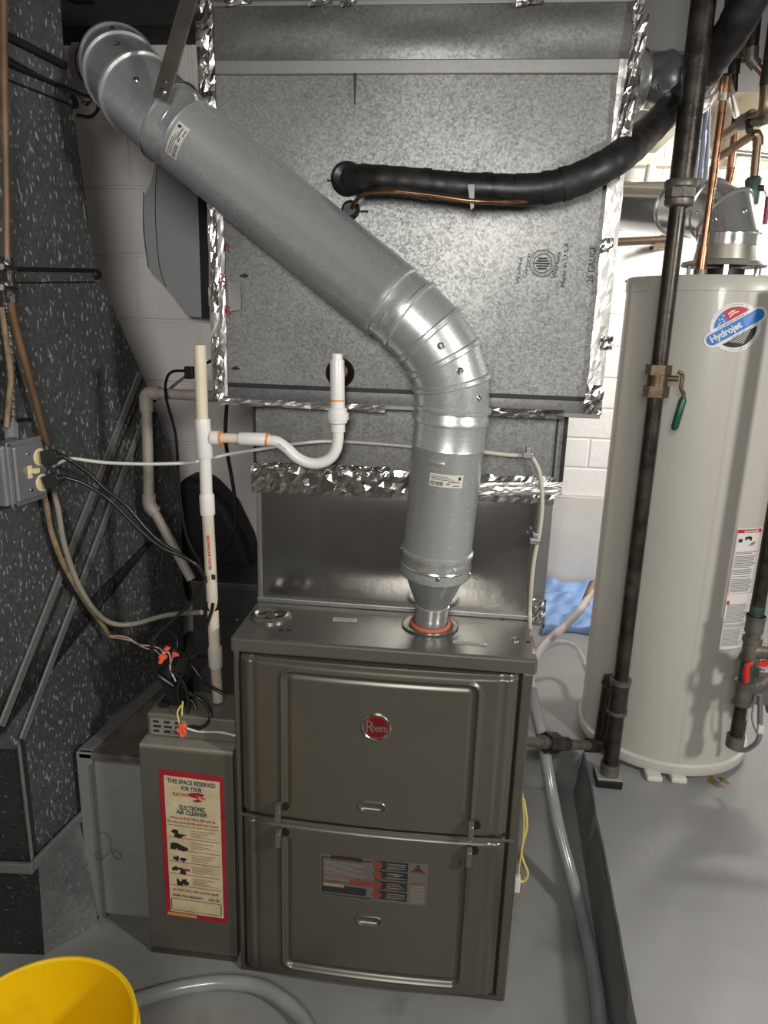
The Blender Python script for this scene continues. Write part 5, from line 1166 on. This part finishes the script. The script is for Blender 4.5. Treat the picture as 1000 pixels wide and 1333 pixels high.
# gas control valve on heater (partly in frame)
gc = thing('gas_control', 'grey gas control valve with red knob on the water heater at the right edge', 'gas valve', at(995, 900, Y=.66))
a = at(994, 888, Y=.65); mb = MB(); mb.box(a.x-.030, a.x+.09, .62, .74, a.z-.06, a.z+.05); mb.build('valve_housing', mat('valve_grey', (.20, .19, .18), .4, .5), gc, smooth=0, bevel=.006)
a = at(990, 862, Y=.63); mb = MB(); mb.lathe([(0, .018), (.017, .018), (.020, .012), (.021, 0)], Matrix.Translation((a.x, a.y, a.z-.004)), 20); mb.build('red_knob', M_redpl, gc)
mb = MB(); mb.tube(round_poly([at(990, 905, Y=.62), at(989, 965, Y=.62), at(970, 978, Y=.66), at(955, 974, Y=.70)], .03), .0075, 10); mb.build('burner_tube', M_steel, gc)
mb = MB(); mb.tube(smoothpath([at(983, 905, Y=.61), at(979, 935, Y=.61), at(986, 955, Y=.61), at(990, 952, Y=.61)]), .0025, 8); mb.build('thermocouple_lead', M_steel, gc)
a = at(990, 950, Y=.605); mb = MB(); mb.box(a.x-.008, a.x+.008, a.y-.006, a.y+.006, a.z-.01, a.z+.014); mb.build('plug_connector', M_pvc, gc, smooth=0, bevel=.002)
a = at(997, 920, Y=.66); mb = MB(); mb.tube([a, a+Vector((.05, -.02, .02))], .018, 12); mb.build('brass_drain', M_brass, gc)
mb = MB(); a_, z_ = hang(962, 955); mb.grid(lambda u, v: hpt(a_+.02+u*.18, lerp(HZ0+.03, HZ0+.13, v), .002), 6, 1); mb.build('burner_door', M_black, gc)

# ================================================================== TOP RIGHT PLUMBING
def run(name, label, cat, segs):
    t = thing(name, label, cat, segs[0][1][-1])
    for pn, P_, r_, M in segs:
        mb = MB(); mb.tube(P_, r_, 16); mb.build(pn, M, t, smooth=50)
    return t
YA = .86
za1 = HZ1-.002
cA = [at(941, 112, Y=YA), at(916, 342, Y=YA)]; xA = (cA[0].x+cA[1].x)/2
zA = lambda py, px=925: at(px, py, Y=YA).z
run('copper_riser', 'bright copper water pipe standing on the heater top beside the iron pipe', 'water pipe', [
    ('top_cap', [(xA, YA, zA(100, 942)), (xA, YA, zA(96, 942))], [.014, .008], M_iron),
    ('top_tee', [(xA, YA, zA(122, 940)), (xA, YA, zA(101, 940))], .0130, M_copper),
    ('tube', [(xA, YA, za1), (xA, YA, zA(120, 940))], .0100, M_copper),
    ('coupling', [(xA, YA, zA(240, 927)), (xA, YA, zA(216, 929))], .0115, M_copper),
    ('solder_ring', [(xA, YA, zA(132, 938)), (xA, YA, zA(122, 938))], .0140, mat('solder', (.5, .45, .38), .35, .8)),
    ('adapter', [(xA, YA, za1+.015), (xA, YA, zA(322, 918))], .0150, M_copper),
    ('base_nut', [(xA, YA, za1), (xA, YA, za1+.022)], .0185, M_irong)])
run('copper_connector', 'short corrugated copper and chrome connector angled down from the riser top', 'water pipe', [
    ('fitting', [(xA+.005, YA, zA(108, 943)), at(950, 120, Y=.92)], .013, M_copperd),
    ('tube', [at(950, 120, Y=.92), at(959, 150, Y=1.1)], .010, M_chrome)])
run('copper_pipe', 'golden copper pipe dropping behind the heater vent elbow', 'water pipe', [
    ('tube', [at(959, 152, Y=1.25), at(946, 262, Y=1.25)], .0110, M_copper), ('coupling', [at(953, 218, Y=1.25), at(949, 236, Y=1.25)], .0128, M_copper), ('dark_joint', [at(960, 150, Y=1.25), at(958, 166, Y=1.25)], .0155, M_iron)])
run('dark_riser', 'dark steel pipe rising to the ceiling right of the insulated line', 'water pipe', [
    ('upper_tube', [at(952, -20, Y=1.0), at(950, 20, Y=1.0)], .014, M_iron), ('tube', [at(962, 30, Y=1.0), at(955, 98, Y=1.0)], .016, M_iron), ('collar', [at(961, 58, Y=1.0), at(960, 78, Y=1.0)], .0185, M_copperd), ('end', [at(957, 98, Y=1.0), at(956, 120, Y=1.0)], .009, M_iron)])
run('offset_pipe', 'dark pipe with a diagonal offset fitting near the ceiling at far right', 'water pipe', [
    ('tube', [at(988, -20, Y=.95), at(982, 45, Y=.95), at(979, 70, Y=.95)], .015, M_iron), ('elbow', [at(980, 62, Y=.95), at(979, 78, Y=.95), at(985, 86, Y=.95)], .017, M_irong), ('diagonal_tube', [at(984, 84, Y=.95), at(999, 102, Y=.95)], .011, M_copperd)])
run('valve_run', 'pipe coming down at the right edge and turning left through a dark valve', 'water pipe', [
    ('drop', [at(1010, 20, Y=.9), at(1001, 90, Y=.9), at(998, 118, Y=.9)], .0165, M_iron), ('tee', [at(1001, 96, Y=.9), at(999, 112, Y=.9)], .020, M_iron),
    ('elbow', round_poly([at(998, 112, Y=.9), at(996, 150, Y=.9), at(976, 156, Y=.98)], .06), .0165, M_copperd),
    ('valve_body', [at(980, 152, Y=.97), at(966, 160, Y=1.02)], .021, M_irong), ('tube', [at(968, 159, Y=1.01), at(941, 178, Y=1.15)], .0145, M_copperd),
    ('valve_stem', [at(974, 158, Y=.95), at(976, 170, Y=.93)], .010, M_iron), ('drain_port', [at(980, 160, Y=.93), at(990, 158, Y=.9), at(998, 157, Y=.88)], [.010, .013, .010], M_irong)])
YF = 1.1
run('green_valve_run', 'copper pipe bending down into a green corroded valve with maroon lever', 'water pipe', [
    ('tube', round_poly([at(938, 204, Y=1.25), at(983, 174, Y=YF), at(987, 176, Y=YF), at(982, 232, Y=YF)], .04), .0125, M_copperd),
    ('elbow', [at(980, 176, Y=YF), at(985, 175, Y=YF), at(987, 180, Y=YF), at(987, 190, Y=YF)], .0155, M_copperd),
    ('green_valve_body', [at(981, 230, Y=YF), at(981, 234, Y=YF), at(980, 256, Y=YF), at(979, 266, Y=YF)], [.017, .024, .020, .018], M_verd),
    ('lower_tube', [at(979, 264, Y=YF), at(971, 335, Y=YF)], .0115, M_copperd),
    ('valve_stem', [at(983, 245, Y=YF-.01), at(995, 245, Y=YF-.02)], .009, M_iron), ('lever', [at(995, 245, Y=YF-.02), at(1000, 258, Y=YF-.02)], .004, M_chrome), ('maroon_grip', [at(1000, 256, Y=YF-.02), at(996, 292, Y=YF-.02)], .007, M_maroon)])
run('hot_nipple', 'short copper stub on the heater top at the right of the draft hood', 'water pipe', [('tube', [at(966, 346, Y=1.12), at(967, 334, Y=1.12)], .014, M_copper)])
run('brown_pipe', 'brown horizontal pipe along the back wall below the heater vent', 'water pipe', [('tube', [at(795, 315, Y=2.388), at(872, 311, Y=2.388)], .017, mat('brown_pipe', (.10, .06, .035), .5, .3)), ('nipple', [at(868, 296, Y=2.388), at(870, 308, Y=2.388)], .015, M_irong)])
run('spigot', 'old brass spigot stub on the back wall beneath the brown pipe', 'spigot', [('stub', [at(848, 323, Y=2.28), at(858, 320, Y=2.34), at(872, 320, Y=2.405)], [.010, .018, .013], M_brass)])
run('white_pipe', 'white painted plastic pipe with elbow on the back wall at far right', 'drain pipe', [('tube', [at(966, 195, Y=2.25), at(962, 222, Y=2.25)], .030, M_pvc), ('elbow', round_poly([at(962, 215, Y=2.25), at(960, 243, Y=2.25), at(948, 248, Y=2.25)], .06), .032, M_pvcy)])
run('white_pipe', 'white painted pipe on back wall seen just right of the big duct', 'drain pipe', [('tube', [at(848, 215, Y=2.3), at(844, 238, Y=2.3)], .022, M_pvc)])
# ledge / sill board along back wall
mb = MB(); a = at(820, 212, Y=2.35); mb.box(.6, 3.2, 2.33, 2.40, 2.215, 2.245); tag(mb.build('trim_5', M_joist, None, smooth=0, bevel=.003), kind='structure')
a, b = at(945, 197, Y=2.2), at(1010, 204, Y=2.2); mb = MB(); mb.tube([a, b, b+(b-a)*3], .012, 10); tag(mb.build('conduit', M_bx, None), 'thin grey conduit running along the ceiling at far right', 'conduit')
# hanging plastic sheet
sh_ = MB(); A_, B2 = at(896, 120, Y=1.5), at(926, 120, Y=1.5); C2, D2 = at(893, 246, Y=1.5), at(919, 246, Y=1.5)
sh_.grid(lambda u, v: A_.lerp(B2, .3+.7*u).lerp(C2.lerp(D2, u), v)+Vector((0, .02*math.sin(u*22+v*2), 0)), 30, 10)
o = sh_.build('plastic_sheet', M_sheet, None, norm=False); m = o.modifiers.new('s', 'SOLIDIFY'); m.thickness = .002
tag(o, 'pleated bluish-white sheet hanging behind the iron pipe above the heater vent', 'sheet')

# ================================================================== TARP, HOSES, BUCKET
a, b = at(690, 792, Z=SH), at(790, 770, Z=SH)
X0_, X1_ = .86, 1.50; Y0_, Y1_ = 1.75, 2.36
def tf(u, v):
    x, y = lerp(X0_, X1_, u), lerp(Y0_+.06*math.sin(u*7), Y1_, v)
    f_ = 1 if 0 < v else 0
    return Vector((x+.02*math.sin(v*9), y, SH+.004+f_*(.018+.014*math.sin(v*26+2*math.sin(u*5))+.008*math.sin(u*23+v*11)+.006*math.sin(u*41-v*30)+.03*v**4)))
mb = MB(); mb.grid(tf, 70, 70); o = mb.build('blue_tarp', M_tarp, None, norm=False); m = o.modifiers.new('s', 'SOLIDIFY'); m.thickness = .003
tag(o, 'crumpled light blue tarp on the raised floor against the back wall', 'tarp')
t = thing('drain_hose', 'clear vinyl hose hanging past the furnace side and lying along the slab edge', 'hose', at(780, 1320, Z=0))
hp2 = [at(770, 770, Y=1.35), at(757, 792, Y=1.22), at(735, 815, Y=1.05), at(712, 835, Y=.90), at(696, 858, Y=.78), at(690, 885, Y=.68), at(696, 920, Y=.60), at(706, 960, Y=.54), at(716, 1020, Y=.46), at(728, 1080, Y=.40), at(744, 1140, Y=.33), at(757, 1190, Z=.03), at(771, 1255, Z=.02), at(779, 1310, Z=.02), at(781, 1370, Z=.02)]
mb = MB(); P_ = smoothpath(hp2, 10); mb.tube(P_[:55], .0145, 16); mb.build('upper_tube', M_hosew, t)
mb = MB(); mb.tube(P_[54:], .0175, 16); mb.build('lower_tube', M_hose, t)
mb = MB(); mb.tube([at(772, 760, Y=1.40), at(762, 785, Y=1.27)], .016, 14); mb.build('copper_end', M_copperd, t)
t2 = smoothpath([at(700, 850, Y=.95), at(712, 842, Y=1.1), at(730, 836, Y=1.3), at(748, 842, Y=1.35), at(758, 856, Y=1.3), at(765, 872, Y=1.2), at(775, 885, Y=1.15)], 8)
mb = MB(); mb.tube(t2, .012, 12); tag(mb.build('clear_tube', mat('clear_tube', (.75, .74, .72), .15, trans=.7), None), 'thin clear tube arching on the raised floor between furnace and water heater', 'hose')
mb = MB(); P_ = smoothpath([at(150, 1312, Z=.018), at(195, 1297, Z=.018), at(240, 1285, Z=.018), at(290, 1279, Z=.018), at(335, 1284, Z=.018), at(370, 1303, Z=.018), at(396, 1330, Z=.018), at(410, 1365, Z=.018)], 8)
mb.tube(P_, .0165, 16); tag(mb.build('floor_hose', M_hose, None), 'clear hose curving across the floor beside the yellow bucket', 'hose')
BX, BY = -.180, -.515
bk = thing('bucket', 'bright yellow plastic bucket in the lower left corner', 'bucket', (BX, BY, 0))
Mb = Matrix.Translation((BX, BY, 0)); br_ = .156; bb = .132
mb = MB(); mb.lathe([(0, 0), (bb-.006, 0), (bb, .004), (br_-.006, .30), (br_+.004, .302), (br_+.004, .310), (br_-.004, .312), (br_-.003, .335), (br_+.005, .337), (br_+.005, .345), (br_-.002, .347), (br_-.001, .366), (br_+.001, .370), (br_-.003, .371), (br_-.007, .368), (br_-.009, .33), (bb-.006, .006), (0, .006)], Mb, 96); bb_ = mb.build('pail', M_bucket, bk, smooth=50)
mb = MB(); mb.lathe([(.050, .0065), (.055, .012), (.060, .0065)], Mb, 40); mb.lathe([(.085, .0065), (.088, .010), (.091, .0065)], Mb, 40); mb.lathe([(0, .011), (.012, .011), (.014, .0065)], Mb, 16)
for k in range(6): mb.box(.012, .052, -.0015, .0015, .006, .010, Mb @ Matrix.Rotation(k*math.tau/6, 4, 'Z'))
mb.build('base_rings', M_bucket, bk)
# rust stain by heater foot
a = at(935, 1018, Z=SH+.0006); rnd = random.Random(5); P_ = []
for i in range(28): t = i*math.tau/28; k = 1+rnd.uniform(-.2, .2); P_.append((a.x+.032*k*math.cos(t), a.y+.028*k*math.sin(t), SH+.0008))
mb = MB(); mb.prism(P_, (0, 0, .0004)); o = mb.build('stain', M_rust, slab, smooth=0)
